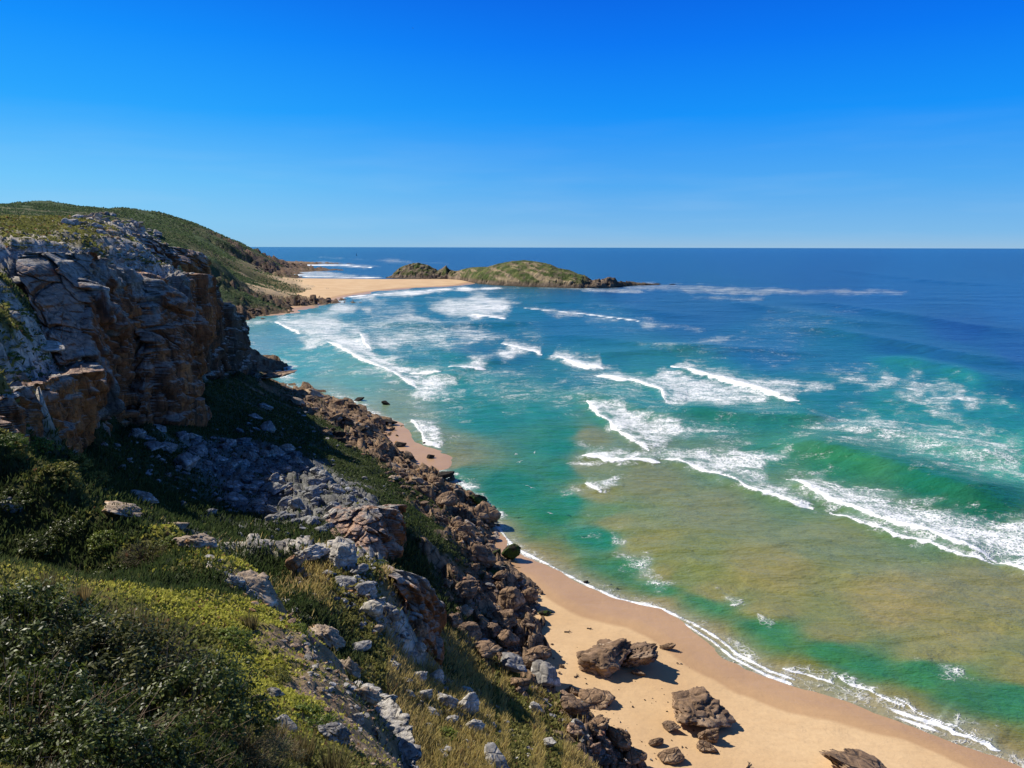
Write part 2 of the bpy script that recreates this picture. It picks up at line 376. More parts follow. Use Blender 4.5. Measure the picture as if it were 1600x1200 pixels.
# ------------------------------------------------------------------ terrain control points  (photo pixel, height) -> world
# kinds: m bright mat plants, g green scrub, o olive plateau scrub, k lush shaded grass, d dry grass, r brown shore rock,
#        w grey rock, s scree, p pinkish scree soil, h far green hill, c far red cliff, n dune, x sea bed
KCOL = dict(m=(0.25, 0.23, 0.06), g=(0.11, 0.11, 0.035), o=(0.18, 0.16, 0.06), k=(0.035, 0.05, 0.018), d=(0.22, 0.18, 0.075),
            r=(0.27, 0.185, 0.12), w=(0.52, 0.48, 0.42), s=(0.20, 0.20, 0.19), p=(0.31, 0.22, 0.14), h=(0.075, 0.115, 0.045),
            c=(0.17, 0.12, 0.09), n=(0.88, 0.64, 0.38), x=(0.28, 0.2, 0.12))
KROCK = dict(r=1.0, w=0.9, s=0.8, p=0.35, c=0.8)
CP = []   # x, y, z, kind
def cz(u, v, z, k): q = on_z(u, v, z); CP.append((q[0], q[1], z, k))
def ct(u, v, t, k): q = at_t(u, v, t); CP.append((q[0], q[1], q[2], k))
def cw(x, y, z, k): CP.append((x, y, z, k))
def ca(u, t, z, k): d = rays(u, 470.0); CP.append((d[0]*t, d[1]*t, z, k))
# ground round the camera
for x, y, z in [(0, 0, 48.2), (-5, 0, 48.9), (-12, 0, 50), (5, 0, 45.5), (12, -1, 41), (-24, -6, 55), (10, -12, 45), (0, -14, 52), (-14, -16, 56), (22, 0, 33),
                (1.5, 6, 43.4), (4, 6, 42), (10, 10, 36.5), (2, 13, 38), (6, 22, 27), (16, 22, 20), (30, 12, 19), (3.5, 27, 27.5), (6, 38, 17.5), (14, 40, 10),
                (-4, 4, 46.6), (-7, 7.5, 44.4), (-11, 8, 46), (-17, 8, 47.5), (-9, 12, 43.2), (-14, 14, 44.6), (-25, 10, 50), (-40, 10, 56), (-60, 20, 62), (-45, -20, 62)]:
    cw(x, y, z, 'g')
ct(450, 1200, 14.5, 'g'); ct(540, 1200, 17, 'g'); ct(380, 1120, 17.5, 'm'); ct(450, 1080, 20.5, 'm')
ct(380, 1040, 23, 'm'); ct(320, 960, 26, 'm'); ct(420, 970, 28.5, 'm'); ct(470, 1020, 26.5, 'p'); ct(520, 1100, 23, 'p'); ct(560, 1160, 20.5, 'p'); ct(300, 1000, 23, 'g')
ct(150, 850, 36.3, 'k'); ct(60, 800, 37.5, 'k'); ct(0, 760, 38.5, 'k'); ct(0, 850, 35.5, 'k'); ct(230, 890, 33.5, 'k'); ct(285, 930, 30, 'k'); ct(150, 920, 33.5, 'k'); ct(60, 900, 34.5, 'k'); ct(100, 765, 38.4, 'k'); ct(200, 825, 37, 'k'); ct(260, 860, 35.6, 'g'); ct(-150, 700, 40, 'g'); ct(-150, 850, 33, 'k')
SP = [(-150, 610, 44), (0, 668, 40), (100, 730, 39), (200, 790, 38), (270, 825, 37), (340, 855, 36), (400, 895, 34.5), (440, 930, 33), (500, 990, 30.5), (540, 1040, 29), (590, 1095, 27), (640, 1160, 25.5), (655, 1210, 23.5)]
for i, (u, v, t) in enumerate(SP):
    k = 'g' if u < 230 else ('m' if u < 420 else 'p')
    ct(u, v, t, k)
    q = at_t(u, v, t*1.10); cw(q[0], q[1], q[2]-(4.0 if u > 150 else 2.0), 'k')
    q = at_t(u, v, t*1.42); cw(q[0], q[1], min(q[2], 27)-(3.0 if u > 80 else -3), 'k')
cw(-33, 38, 46, 'g'); cw(-38, 42, 48, 'g'); cw(-50, 45, 52, 'g'); cw(-42, 30, 52, 'g')  # unseen rise left of the frame, added to shade the gully
# second spur and gully between
for u, v, t, k in [(480, 950, 60, 'k'), (400, 860, 82, 'k'), (350, 800, 94, 'k'), (430, 890, 68, 'k'), (250, 700, 104, 'k'), (200, 735, 92, 'k'), (160, 745, 82, 'k'), (540, 1010, 58, 'k'), (600, 1045, 57, 'd'),
                   (450, 845, 73, 'w'), (500, 850, 74, 'w'), (545, 850, 75, 'w'), (500, 890, 68, 'd'), (540, 940, 64, 'd'), (590, 995, 62, 'd'), (640, 1042, 64, 'd'),
                   (600, 900, 70, 'd'), (640, 915, 72, 'w'), (655, 935, 72, 'w'), (600, 960, 66, 'w'), (630, 990, 66, 'w')]:
    ct(u, v, t, k)
cz(690, 960, 10, 'k'); cz(700, 1037, 10.4, 'd'); cz(680, 1032, 11.8, 'k'); cz(700, 900, 9, 'r'); cz(690, 850, 11, 'k'); cz(650, 800, 11, 'k'); cz(640, 760, 9.5, 'k'); cz(640, 860, 14, 'k')
# grass slope, bottom centre
for u, v, z, k in [(660, 1120, 16.5, 'd'), (660, 1195, 19, 'd'), (740, 1110, 12.8, 'd'), (800, 1150, 12.1, 'd'), (800, 1200, 14.7, 'd'), (730, 1190, 16.7, 'd'), (870, 1125, 6.0, 'd'), (890, 1170, 9.0, 'd'), (900, 1210, 11.0, 'd'),
                   (830, 1080, 5.6, 'd'), (760, 1050, 7.4, 'd'), (720, 1050, 9.8, 'd'), (660, 1060, 13.8, 'd'), (700, 1090, 13.4, 'd'), (930, 1200, 4.0, 'r'), (920, 1160, 4.2, 'r'), (860, 1080, 4.2, 'r'), (950, 1260, 8, 'd'), (900, 1300, 15, 'd'), (770, 1130, 12.1, 'd'), (840, 1160, 10.6, 'd')]:
    cz(u, v, z, k)
# shore rock belt
for u, v, z in [(770, 1010, 5.5), (820, 1050, 3.6), (840, 1000, 2.4), (790, 960, 4), (750, 920, 5), (800, 900, 3), (740, 870, 4.5), (770, 860, 2.5), (700, 830, 5), (740, 800, 3), (690, 790, 4.5), (650, 750, 5), (700, 760, 3),
                (850, 960, 1.6), (845, 915, 1.4), (890, 1100, 2.4), (960, 1150, 1.6), (990, 1190, 1.6), (1000, 1230, 1.4), (620, 740, 4), (660, 735, 2), (610, 700, 4.0), (560, 690, 6), (540, 660, 5.5), (590, 668, 2.2), (610, 658, 1.0), (560, 640, 2.2),
                (500, 640, 5), (470, 620, 5), (440, 612, 4.4), (520, 622, 2.0), (480, 606, 1.8), (600, 720, 2.6), (640, 728, 1.2), (432, 600, 2.0),
                (400, 570, 2.6), (430, 575, 1.8), (400, 595, 3), (445, 573, 0.9), (425, 560, 1.2), (395, 558, 1.8)]:
    cz(u, v, z, 'r')
# under the water / under the sand just outside the rocks
for u, v in [(795, 795), (790, 840), (805, 850), (745, 750), (700, 722), (690, 738), (720, 735), (780, 780), (815, 880), (870, 900), (865, 950), (860, 1000), (880, 1040), (900, 1070), (960, 1120), (1010, 1160), (1040, 1210), (1060, 1260),
             (640, 690), (625, 665), (600, 648), (570, 632), (540, 618), (500, 604), (470, 596), (462, 575), (450, 556), (430, 549), (395, 549), (660, 715), (1300, 1100), (1100, 1000), (1000, 900), (900, 750), (750, 650), (600, 560), (500, 550), (1300, 900), (1600, 1200), (1500, 700), (1600, 600),
             (400, 530), (380, 515), (1200, 1250)]:
    cz(u, v, -2.6, 'x')
# talus under the cliff
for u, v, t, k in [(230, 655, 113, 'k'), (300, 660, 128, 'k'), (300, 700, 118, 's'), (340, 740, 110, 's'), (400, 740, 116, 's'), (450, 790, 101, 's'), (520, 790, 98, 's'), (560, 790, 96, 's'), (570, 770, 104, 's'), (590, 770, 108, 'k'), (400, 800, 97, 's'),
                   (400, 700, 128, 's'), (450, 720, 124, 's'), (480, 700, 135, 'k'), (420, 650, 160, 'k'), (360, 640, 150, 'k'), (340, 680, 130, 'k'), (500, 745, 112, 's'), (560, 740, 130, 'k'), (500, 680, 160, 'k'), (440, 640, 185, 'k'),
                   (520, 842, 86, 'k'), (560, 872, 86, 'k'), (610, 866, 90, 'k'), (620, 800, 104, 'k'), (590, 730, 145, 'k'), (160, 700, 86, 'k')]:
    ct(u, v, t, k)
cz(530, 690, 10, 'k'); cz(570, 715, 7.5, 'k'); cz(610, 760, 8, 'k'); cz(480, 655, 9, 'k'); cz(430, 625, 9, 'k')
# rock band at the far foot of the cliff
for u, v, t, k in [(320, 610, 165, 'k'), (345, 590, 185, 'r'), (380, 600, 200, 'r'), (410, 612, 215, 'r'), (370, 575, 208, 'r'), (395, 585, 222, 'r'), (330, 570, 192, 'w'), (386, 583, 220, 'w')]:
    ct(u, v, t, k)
# terraces, lower-left buttress
for u, v, t, k in [(-100, 600, 60, 'g'), (0, 560, 66, 'g'), (40, 570, 75, 'g'), (0, 520, 72, 'g'), (40, 520, 84, 'g'), (0, 480, 79, 'g'), (30, 470, 88, 'w'), (70, 530, 90, 'w'), (100, 560, 88, 'w'),
                   (-150, 520, 60, 'g'), (-150, 450, 80, 'g'), (0, 430, 90, 'g'), (-60, 400, 92, 'o'), (60, 600, 70.5, 'w'),
                   (-100, 690, 50, 'k')]:
    ct(u, v, t, k)
# main cliff (a steep step that the cliff shells stand in front of)
ATOP = [(25, 401, 98), (60, 394, 101), (100, 395, 105), (135, 398, 109), (165, 405, 115), (190, 420, 124), (205, 428, 127), (235, 436, 130), (262, 437, 134), (290, 428, 141), (305, 428, 150), (322, 432, 165)]
ABOT = [(45, 462, 94), (72, 520, 93), (104, 575, 91), (130, 640, 88), (150, 700, 89), (185, 690, 99), (196, 655, 117), (225, 665, 114), (262, 658, 122), (296, 662, 129), (312, 648, 138), (318, 598, 160)]
BTOP = [(296, 428, 150), (318, 430, 178), (338, 452, 198), (356, 478, 208), (372, 497, 216), (380, 510, 226), (378, 520, 240)]
BBOT = [(300, 600, 152), (322, 588, 178), (344, 586, 193), (364, 584, 204), (386, 584, 213), (389, 582, 226), (385, 575, 242)]
CTOP = [(-90, 640, 59), (0, 628, 62), (60, 603, 71), (105, 588, 78), (132, 580, 84), (142, 572, 92), (140, 560, 99)]
CBOT = [(-90, 720, 55), (0, 715, 57), (60, 712, 67), (110, 712, 77), (134, 708, 81), (146, 700, 88), (150, 640, 98)]
def resample(A, n):
    A = np.asarray(A, float); q_ = np.concatenate([[0], np.cumsum(np.sqrt((np.diff(A, axis=0)**2).sum(1)))]); q = np.linspace(0, q_[-1], n)
    return np.stack([np.interp(q, q_, A[:, i]) for i in range(A.shape[1])], -1)
for tp, bt, n_, i0, ds in ((ATOP, ABOT, 34, 1.5, 1.2), (BTOP, BBOT, 26, 2.5, 2.0), (CTOP, CBOT, 18, 1.2, 0.8)):
    T_ = np.array([at_t(*a) for a in tp]); B_ = np.array([at_t(*a) for a in bt]); TB_ = resample(np.hstack([T_, B_]), n_); T_, B_ = TB_[:, :3], TB_[:, 3:]
    tn = np.gradient((T_+B_)/2, axis=0); o_ = np.stack([tn[:, 1], -tn[:, 0]], -1); o_ /= np.linalg.norm(o_, axis=1, keepdims=True)+1e-9
    for q, b_, o2 in zip(T_, B_, o_):
        cw(q[0]-o2[0]*i0*3, q[1]-o2[1]*i0*3, q[2]-0.6, 'w'); cw(b_[0]-o2[0]*i0*0.6, b_[1]-o2[1]*i0*0.6, b_[2]-0.8, 'k'); cw(b_[0]+o2[0]*ds, b_[1]+o2[1]*ds, b_[2]-0.3, 'k')
for a_ in [(394, 256, 3.5, 'r'), (402, 266, 3, 'r'), (380, 268, 5, 'r'), (360, 280, 7, 'k'), (340, 295, 9, 'k'), (388, 300, 2, 'r'), (370, 335, 0, 'x'), (350, 365, -1, 'x'), (385, 345, -2.6, 'x'), (370, 400, -2.6, 'x'), (350, 430, -2, 'x'), (330, 380, 4, 'k'), (335, 440, 3, 'k'), (310, 290, 12, 'k'), (290, 262, 26, 'k'), (360, 470, -2.6, 'x'), (320, 330, 3, 'k'), (300, 330, 8, 'k'), (340, 400, -2.6, 'x'), (280, 320, 20, 'k'), (320, 420, 4, 'k')]: ca(*a_)
# plateau and crest
for u, v, t, k in [(0, 400, 99, 'w'), (0, 385, 108, 'o'), (0, 374, 122, 'o'), (0, 346, 150, 'o'), (-100, 347, 140, 'o'), (60, 343, 158, 'o'), (100, 343, 165, 'o'), (30, 360, 180, 'o'), (100, 360, 190, 'o'), (100, 380, 118, 'o'), (100, 368, 138, 'o'), (150, 390, 128, 'o'), (170, 349, 178, 'w'), (150, 368, 150, 'o'),
                   (220, 360, 186, 'w'), (245, 379, 192, 'w'), (255, 389, 196, 'w'), (200, 395, 150, 'o'), (230, 410, 158, 'w'), (200, 370, 168, 'o'), (260, 412, 170, 'w'), (285, 412, 180, 'w'), (300, 418, 186, 'w')]:
    ct(u, v, t, k)
for x, y, z in [(-200, 200, 54), (-130, 60, 62), (-180, 120, 60), (-100, 230, 50), (-140, 260, 50), (-130, 220, 54), (-300, 300, 60), (-250, 20, 72)]:
    cw(x, y, z, 'o')
# beyond the nose: second bluff, green valley, rocky point
for u, v, t, k in [(268, 390, 320, 'c'), (300, 393, 330, 'c'), (326, 402, 335, 'c'), (329, 425, 338, 'c'), (320, 415, 325, 'w'), (300, 410, 320, 'o'), (335, 440, 600, 'h'), (345, 455, 572, 'h'), (345, 475, 548, 'h'), (370, 470, 560, 'h'), (390, 460, 600, 'h'), (375, 452, 620, 'h'),
                   (350, 441, 600, 'c'), (365, 447, 612, 'c'), (335, 420, 700, 'h'), (360, 435, 700, 'h'), (380, 441, 740, 'h')]:
    ct(u, v, t, k)
for u, v, z, k in [(350, 487, 6, 'c'), (370, 490, 4, 'c'), (380, 486, 4, 'c'), (400, 492, 1.2, 'r'), (415, 491, 1.0, 'r'), (360, 497, 2, 'r'), (345, 498, 3, 'r'), (390, 496, -0.5, 'r'),
                   (400, 468, 7, 'c'), (430, 465, 8, 'c'), (450, 462, 8, 'c'), (470, 466, 6, 'c'), (490, 466, 5, 'c'), (510, 468, 2, 'r'), (520, 469, 1.0, 'r'), (440, 474, 3, 'c'), (410, 476, 4, 'c'), (470, 473, 2, 'c'), (490, 472, 1, 'r'),
                   (385, 448, 16, 'h'), (400, 440, 13, 'n'), (420, 432, 9, 'n'), (392, 432, 18, 'h'), (440, 440, 5.5, 'n'), (470, 437, 3.0, 'n'), (400, 450, 12, 'n'), (430, 455, 6, 'n'), (413, 440, 12.5, 'o'), (480, 450, 2.2, 'n'), (420, 480, -2.5, 'x'), (460, 484, -2.5, 'x'), (500, 482, -2.5, 'x'), (535, 470, -2.5, 'x'), (560, 470, -2.5, 'x'), (520, 460, -2.5, 'x'), (560, 452, -2.5, 'x'), (650, 448, -2.5, 'x'), (650, 440, -2.5, 'x'), (540, 440, -2.0, 'x'), (540, 430, -2.5, 'x'), (700, 430, -2.5, 'x'), (800, 440, -2.5, 'x'), (800, 470, -2.5, 'x'), (470, 428, -2.5, 'x'), (475, 418, -2.5, 'x')]:
    cz(u, v, z, k)
# far headland
for u, v, t, k in [(-100, 322, 1000, 'h'), (0, 321, 1050, 'h'), (50, 317, 1080, 'h'), (90, 316, 1100, 'h'), (140, 322, 1120, 'h'), (190, 332, 1150, 'h'), (215, 331, 1180, 'h'), (250, 332, 1220, 'h'), (285, 343, 1260, 'h'), (320, 354, 1320, 'h'), (350, 369, 1380, 'h'), (375, 380, 1430, 'h'), (398, 389, 1480, 'h'), (415, 396, 1540, 'c'), (430, 403, 1600, 'c'),
                   (250, 360, 800, 'h'), (300, 375, 850, 'h'), (340, 390, 950, 'h'), (370, 405, 1050, 'h'), (385, 415, 1100, 'h'), (360, 385, 1200, 'h'), (380, 390, 1250, 'c'), (395, 398, 1300, 'c'), (410, 404, 1380, 'c'), (350, 420, 760, 'h'), (372, 428, 800, 'h'), (300, 390, 600, 'h'), (340, 405, 640, 'h'), (320, 370, 1050, 'h')]:
    ct(u, v, t, k)
for u, v, z, k in [(390, 422, 14, 'c'), (400, 415, 20, 'c'), (420, 412, 14, 'c'), (445, 410, 8, 'c'), (460, 410, 4, 'r'), (475, 409.5, 4, 'r'), (498, 411.5, 1.5, 'r'), (400, 426, 10, 'c'), (415, 424, 7, 'r'), (440, 422, 4, 'r'), (450, 427, 2, 'r'), (430, 428, 4, 'r'), (455, 416, -2.5, 'x'), (520, 411, -2.5, 'x'), (500, 406, -2.5, 'x'), (440, 402, -2.5, 'x'), (460, 405, -2.5, 'x'), (600, 402, -2.5, 'x'), (430, 399, -2.5, 'x')]:
    cz(u, v, z, k)
cw(-1200, 1800, 40, 'h'); cw(-1200, 600, 90, 'h'); cw(-700, 500, 70, 'h'); cw(-2000, 3000, 20, 'h'); cw(-400, 2800, -3, 'x'); cw(-900, 3000, -3, 'x'); cw(300, 2500, -3, 'x')
CPX = np.array([[c[0], c[1]] for c in CP]); CPZ = np.array([c[2] for c in CP]); CPK = [c[3] for c in CP]
def lp(x, y):
    r = np.sqrt(x*x+y*y+9.0); return np.stack([np.arctan2(x, y+3.0), np.log(r)], -1)
LP = lp(CPX[:, 0], CPX[:, 1])
D = np.sqrt(((LP[:, None]-LP[None])**2).sum(-1)+1e-7)
nC = len(CP)
Amat = np.zeros((nC+3, nC+3)); Amat[:nC, :nC] = -D - np.eye(nC)*(-0.002); Amat[:nC, nC] = 1; Amat[:nC, nC+1:] = LP; Amat[nC, :nC] = 1; Amat[nC+1:, :nC] = LP.T
sol = np.linalg.solve(Amat, np.concatenate([CPZ, [0, 0, 0]]))
kinds = sorted(KCOL)
KIDX = np.array([kinds.index(k) for k in CPK])
def field(x, y, chunk=20000):
    z = np.empty(len(x)); W = np.empty((len(x), len(kinds)))
    oh = np.eye(len(kinds))[KIDX]
    q = lp(x, y)
    nz = np.stack([x, y, 0*x], -1)
    rr = np.sqrt(x*x+y*y)+5
    ln = np.stack([q[:, 0]*60, q[:, 1]*60, 0*x], -1)
    jit = np.stack([fbm(ln, 4, 31), fbm(ln, 4, 57)], -1)*0.024
    for a in range(0, len(x), chunk):
        s = slice(a, a+chunk)
        d = np.sqrt(((q[s, None]-LP[None])**2).sum(-1)+1e-7)
        z[s] = -d@sol[:nC]+sol[nC]+q[s]@sol[nC+1:]
        qq = q[s]+jit[s]
        d = np.sqrt(((qq[:, None]-LP[None])**2).sum(-1)+1e-7)
        wgt = 1.0/(d+0.004)**5
        ww = wgt@oh; W[s] = ww/ww.sum(1, keepdims=True)
    return z, W

# sand bodies (photo pixels on z = 0)
SANDS = [
 [(770, 820), (800, 858), (850, 882), (900, 909), (960, 937), (1030, 953), (1080, 977), (1120, 1002), (1150, 1027), (1200, 1052), (1260, 1074), (1330, 1093), (1400, 1117), (1450, 1134), (1500, 1153), (1560, 1182), (1640, 1222), (1800, 1330), (1800, 1800), (900, 1800), (820, 1100), (700, 900)],
 [(560, 655), (600, 655), (640, 662), (670, 690), (700, 712), (700, 735), (620, 760), (580, 740), (540, 690)],
 [(350, 468), (350, 500), (395, 495), (440, 493), (475, 486), (500, 478), (520, 472), (480, 458), (400, 452)],
 [(370, 430), (430, 434), (500, 435), (600, 436), (700, 436), (760, 438), (725, 446.5), (640, 451), (590, 456), (550, 463), (525, 471), (500, 474), (440, 470), (380, 465)],
]
SANDW = [on_z(*np.array(s, float).T)[:, :2] for s in SANDS]
def sand_field(x, y):
    P = np.stack([x, y], -1); best = np.full(len(x), -1e9); near = None
    for i, A in enumerate(SANDW):
        d = sdf_poly(P, A)
        if i == 0:
            dl, _, _ = seg_dist(P, A[:17]); d = np.where(inside(P, A), dl, -dl)
            h = np.where(d > 0, 0.055*d, 0.05*d); h = np.minimum(h, 1.25+0.006*d)
        elif i == 1: h = np.where(d > 0, 0.05*d, 0.08*d); h = np.minimum(h, 0.8)
        elif i == 2: h = np.where(d > 0, 0.02*d, 0.05*d); h = np.minimum(h, 1.4)
        else: h = np.where(d > 0, 0.03*d, 0.05*d); h = np.minimum(h, 2.2)
        best = np.maximum(best, h)
    return np.maximum(best, -3.0)

# polar grid of the land
naz, nr = 760, 900
azs = np.radians(np.linspace(-62, 38, naz)); rs = np.exp(np.linspace(np.log(1.2), np.log(3200), nr))
# densify where the picture looks
AZ, RR = np.meshgrid(azs, rs, indexing='ij')
X = (RR*np.sin(AZ)).ravel(); Y = (RR*np.cos(AZ)).ravel()
Z0, KW = field(X, Y)
kw = {k: KW[:, i] for i, k in enumerate(kinds)}
R = RR.ravel()
rocky = kw['r']*1.0+kw['w']*0.9+kw['s']*0.8+kw['p']*0.35+kw['c']*0.7
# blocky relief for rock, lumpy relief for plants
P3 = np.stack([X, Y, 0*X], -1)
wp = P3+fbm(P3/3.0, 3, 5)[:, None]*0.9
def blocks(scale, seed):
    F1, F2, r, off = worley(wp/scale, seed, True)
    tilt = (r[:, 1]-0.5)*off[:, 0]+(r[:, 2]-0.5)*off[:, 1]
    return (r[:, 0]-0.5)+1.3*tilt, sstep(0.0, 0.12, F2-F1)
near = 1-sstep(250, 500, R)
shelf = sstep(150, 185, Y)*(R < 420)
wp = wp*(1-shelf[:, None])+shelf[:, None]*np.stack([wp[:, 0]*0.42+wp[:, 1]*0.12, wp[:, 1]*1.25-wp[:, 0]*0.35, wp[:, 2]], -1)
b1, e1 = blocks(5.0, 3); b2, e2 = blocks(1.9, 13)
dz = (kw['r']+0.5*kw['w'])*near*(b1*2.6+b2*1.25-0.5*(1-e1)-0.35*(1-e2))
dz += kw['s']*near*(b1*1.0+b2*0.9-0.4*(1-e2))
dz += kw['p']*near*(b2*0.35)
bf, ef = blocks(28.0, 23); bf2, ef2 = blocks(11.0, 29)
dz += (1-near)*(kw['r']*(bf*4+bf2*2.5)+kw['c']*(bf*9+bf2*5))
lump = fbm(np.stack([X, Y, 0*X], -1)/1.3, 3, 77)
lump2 = fbm(np.stack([X, Y, 0*X], -1)/6.0, 3, 78)
veg = np.clip(1-rocky, 0, 1)*(1-kw['x'])
nearcam = sstep(4, 14, R)
dz += veg*near*nearcam*(0.22*lump+0.55*lump2)
big = fbm(np.stack([X, Y, 0*X], -1)/45.0, 4, 99)
dz += veg*(1-near)*big*5.0*sstep(400, 900, R)
Zs = sand_field(X, Y)
Zl = Z0+dz*(1-kw['x'])
Zl = np.where(kw['n'] > 0.5, Zl+0.5*lump2, Zl)
H = Zl.reshape(naz, nr)
la0, la1 = azs[0], azs[-1]; lr0, lr1 = math.log(rs[0]), math.log(rs[-1])
def height(x, y):
    x = np.asarray(x, float); y = np.asarray(y, float)
    a = (np.arctan2(x, y)-la0)/(la1-la0)*(naz-1); b = (np.log(np.maximum(np.hypot(x, y), 1.3))-lr0)/(lr1-lr0)*(nr-1)
    a = np.clip(a, 0, naz-1.001); b = np.clip(b, 0, nr-1.001)
    i = a.astype(int); j = b.astype(int); fa = a-i; fb = b-j
    h = H[i, j]*(1-fa)*(1-fb)+H[i+1, j]*fa*(1-fb)+H[i, j+1]*(1-fa)*fb+H[i+1, j+1]*fa*fb
    return h
HS = Zs.reshape(naz, nr)
def height_all(x, y):
    h = height(x, y)
    s = sand_field(np.atleast_1d(np.asarray(x, float)), np.atleast_1d(np.asarray(y, float)))
    return np.maximum(np.maximum(h, s.reshape(np.shape(h))), 0)
def hit(u, v, tmin=2.5, tmax=2600):
    """first point of the land seen along the ray through photo pixel (u, v)"""
    d = rays(u, v); ts = np.exp(np.linspace(math.log(tmin), math.log(tmax), 900))
    p = np.array([0, 0, CAMZ])+d[None]*ts[:, None]
    h = height_all(p[:, 0], p[:, 1]); below = np.nonzero(p[:, 2] < h)[0]
    if len(below) == 0 or below[0] == 0: return at_t(u, v, 100.0), 100.0
    k = below[0]; t0, t1 = ts[k-1], ts[k]
    a0 = p[k-1, 2]-h[k-1]; a1 = p[k, 2]-h[k]; f = a0/(a0-a1+1e-9); t = t0+(t1-t0)*f
    return at_t(u, v, t), t

gcol = np.zeros((len(X), 3))
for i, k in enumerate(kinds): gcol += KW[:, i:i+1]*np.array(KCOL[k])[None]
# variation in the plants' own colour
pn = fbm(np.stack([X, Y, 0*X], -1)/np.clip(R[:, None]/40, 0.8, 30), 4, 41)
gcol *= (1+0.35*pn*veg)[:, None]
olive = sstep(0.0, 0.5, fbm(np.stack([X, Y, 0*X], -1)/np.clip(R[:, None]/14, 2, 60), 3, 43))*veg
gcol = gcol*(1-0.35*olive[:, None])+np.array([0.15, 0.12, 0.05])[None]*0.35*olive[:, None]
# weed and wet rock at the tide line
tide = (1-sstep(0.2, 1.6, Zl))*kw['r']
gcol = gcol*(1-0.7*tide[:, None])+np.array([0.04, 0.035, 0.025])[None]*0.7*tide[:, None]
# rock splashes on the hill
keep = np.ones(len(X), bool)
F = grid_faces(naz, nr)
fm = (Zl[F] > -1.5).any(1)
V = np.stack([X, Y, Zl], -1)
def compact(V, F, *arrs):
    used = np.zeros(len(V), bool); used[F.ravel()] = True
    idx = np.cumsum(used)-1
    return V[used], idx[F], [a[used] for a in arrs]
V2, F2_, (gc2, rk2, R2, pl2) = compact(V, F[fm], gcol, rocky, R, kw['n'])
me = make_mesh('terrain', V2, F2_, True, {'rocky': rk2*(1-sstep(250, 500, R2)), 'tex': sstep(220, 500, R2), 'plain': pl2}, {'gcol': gc2})
terr = tag(link('terrain', me, TERR), kind='structure')
terr.name = 'hillside'

# sand sheets: near beach fine grid, plus the polar grid for the far ones
fs = ((Zs[F] > -2.5).any(1)) & (Y[F].mean(1) > 0)
Vs = np.stack([X, Y, Zs], -1)
Vs2, Fs2, (Rs2,) = compact(Vs, F[fs], R)
wetz = 1-sstep(0.15, 1.5, Vs2[:, 2]+0.12*fbm(Vs2/np.array([14., 14., 1.]), 3, 3))
Vs2 = Vs2+0; Vs2[:, 2] += 0.03*fbm(Vs2*[0.25, 0.25, 0], 3, 8)
wet = np.where(Rs2 > 400, np.clip(1-sstep(0.1, 0.9, Vs2[:, 2]), 0, 1), 1-sstep(0.2, 0.8, Vs2[:, 2]/1.0*np.interp(Vs2[:, 0], [-2, 8, 30, 45], [1.5, 1.05, 1.35, 2.1])))
cove = (Vs2[:, 0] < -18) & (Vs2[:, 1] > 140) & (Vs2[:, 1] < 270); wet = np.where(cove, 0.95, wet)
me = make_mesh('beach', Vs2, Fs2, True, {'wet': wet})
tag(link('beach', me, SAND), kind='structure')

# ------------------------------------------------------------------ the sea
WC = """400 392 22 92 155|800 392 22 88 150|1200 393 20 84 148|1600 394 20 84 150|800 420 8 82 145|480 412 16 92 140|600 425 14 84 138|1400 450 14 88 160|1300 420 6 78 145|1500 520 6 74 140|1100 480 2 86 138|900 500 0 104 145|1200 540 0 98 140
800 470 2 112 145|620 460 16 116 145|450 520 88 148 162|400 540 105 155 172|385 500 110 160 170|450 560 66 155 155|560 590 88 155 145|520 620 122 158 142|620 640 112 145 118|700 600 26 135 125|750 650 8 125 110|850 640 14 130 115|720 740 56 125 92|680 700 110 135 95|700 720 120 130 85
800 760 8 118 88|870 800 18 120 80|880 700 8 124 98|820 830 60 120 68|850 868 112 128 68|960 900 58 120 72|1000 750 116 130 80|930 740 110 134 84|895 740 30 122 90|940 800 90 132 78|1000 850 126 135 76|1100 800 120 134 86|1200 900 134 138 84|1400 950 138 138 88|1550 930 128 134 84|1300 850 116 134 84|1500 1000 134 138 84
1100 945 56 124 74|1200 1000 54 124 68|1350 1055 38 118 74|1500 1100 46 114 68|1590 1095 44 124 78|1100 990 112 126 58|1250 1050 98 118 50|1400 1105 98 118 52|1550 1165 118 125 64|1030 945 118 128 66|1200 640 8 124 110|1300 600 0 114 120|1400 640 8 130 120|1500 700 26 148 124|1590 720 44 158 128|1450 760 0 112 82|1550 800 0 108 78
1300 730 28 124 84|1200 700 46 130 94|1400 800 84 130 84|1250 760 94 134 88|1590 840 86 130 84|1100 600 18 124 122|1000 620 36 134 124|900 580 18 116 122|1500 600 16 130 130|1590 605 0 102 128|1480 545 4 90 134|1540 575 2 94 130|1400 540 2 92 134|1560 640 8 128 124|1400 570 16 125 130|1300 560 0 104 132|780 540 6 104 124|640 540 26 124 132|700 480 14 116 142|1600 470 14 90 165|1590 550 2 78 140|1000 440 4 84 142|700 415 10 82 142|580 660 150 150 122|1000 690 100 132 96|950 655 50 130 100|1100 650 20 126 108|1130 720 90 130 92|1060 900 110 132 74|1500 1180 130 130 72|1700 1150 60 124 70|919 681 122 134 80|890 678 12 124 92|914 733 122 134 80|885 736 12 124 92|928 773 122 134 80|901 786 12 124 92|961 820 122 134 80|938 839 12 124 92|995 858 122 134 80|974 881 46 124 74|1047 899 130 136 80|1032 924 46 124 74|1115 928 130 136 80|1104 957 46 124 74|1204 958 130 136 80|1195 987 46 124 74|1303 993 130 136 80|1296 1022 46 124 74|1453 1025 130 136 80|1446 1054 46 124 74|1603 1058 130 136 80|1596 1087 46 124 74"""
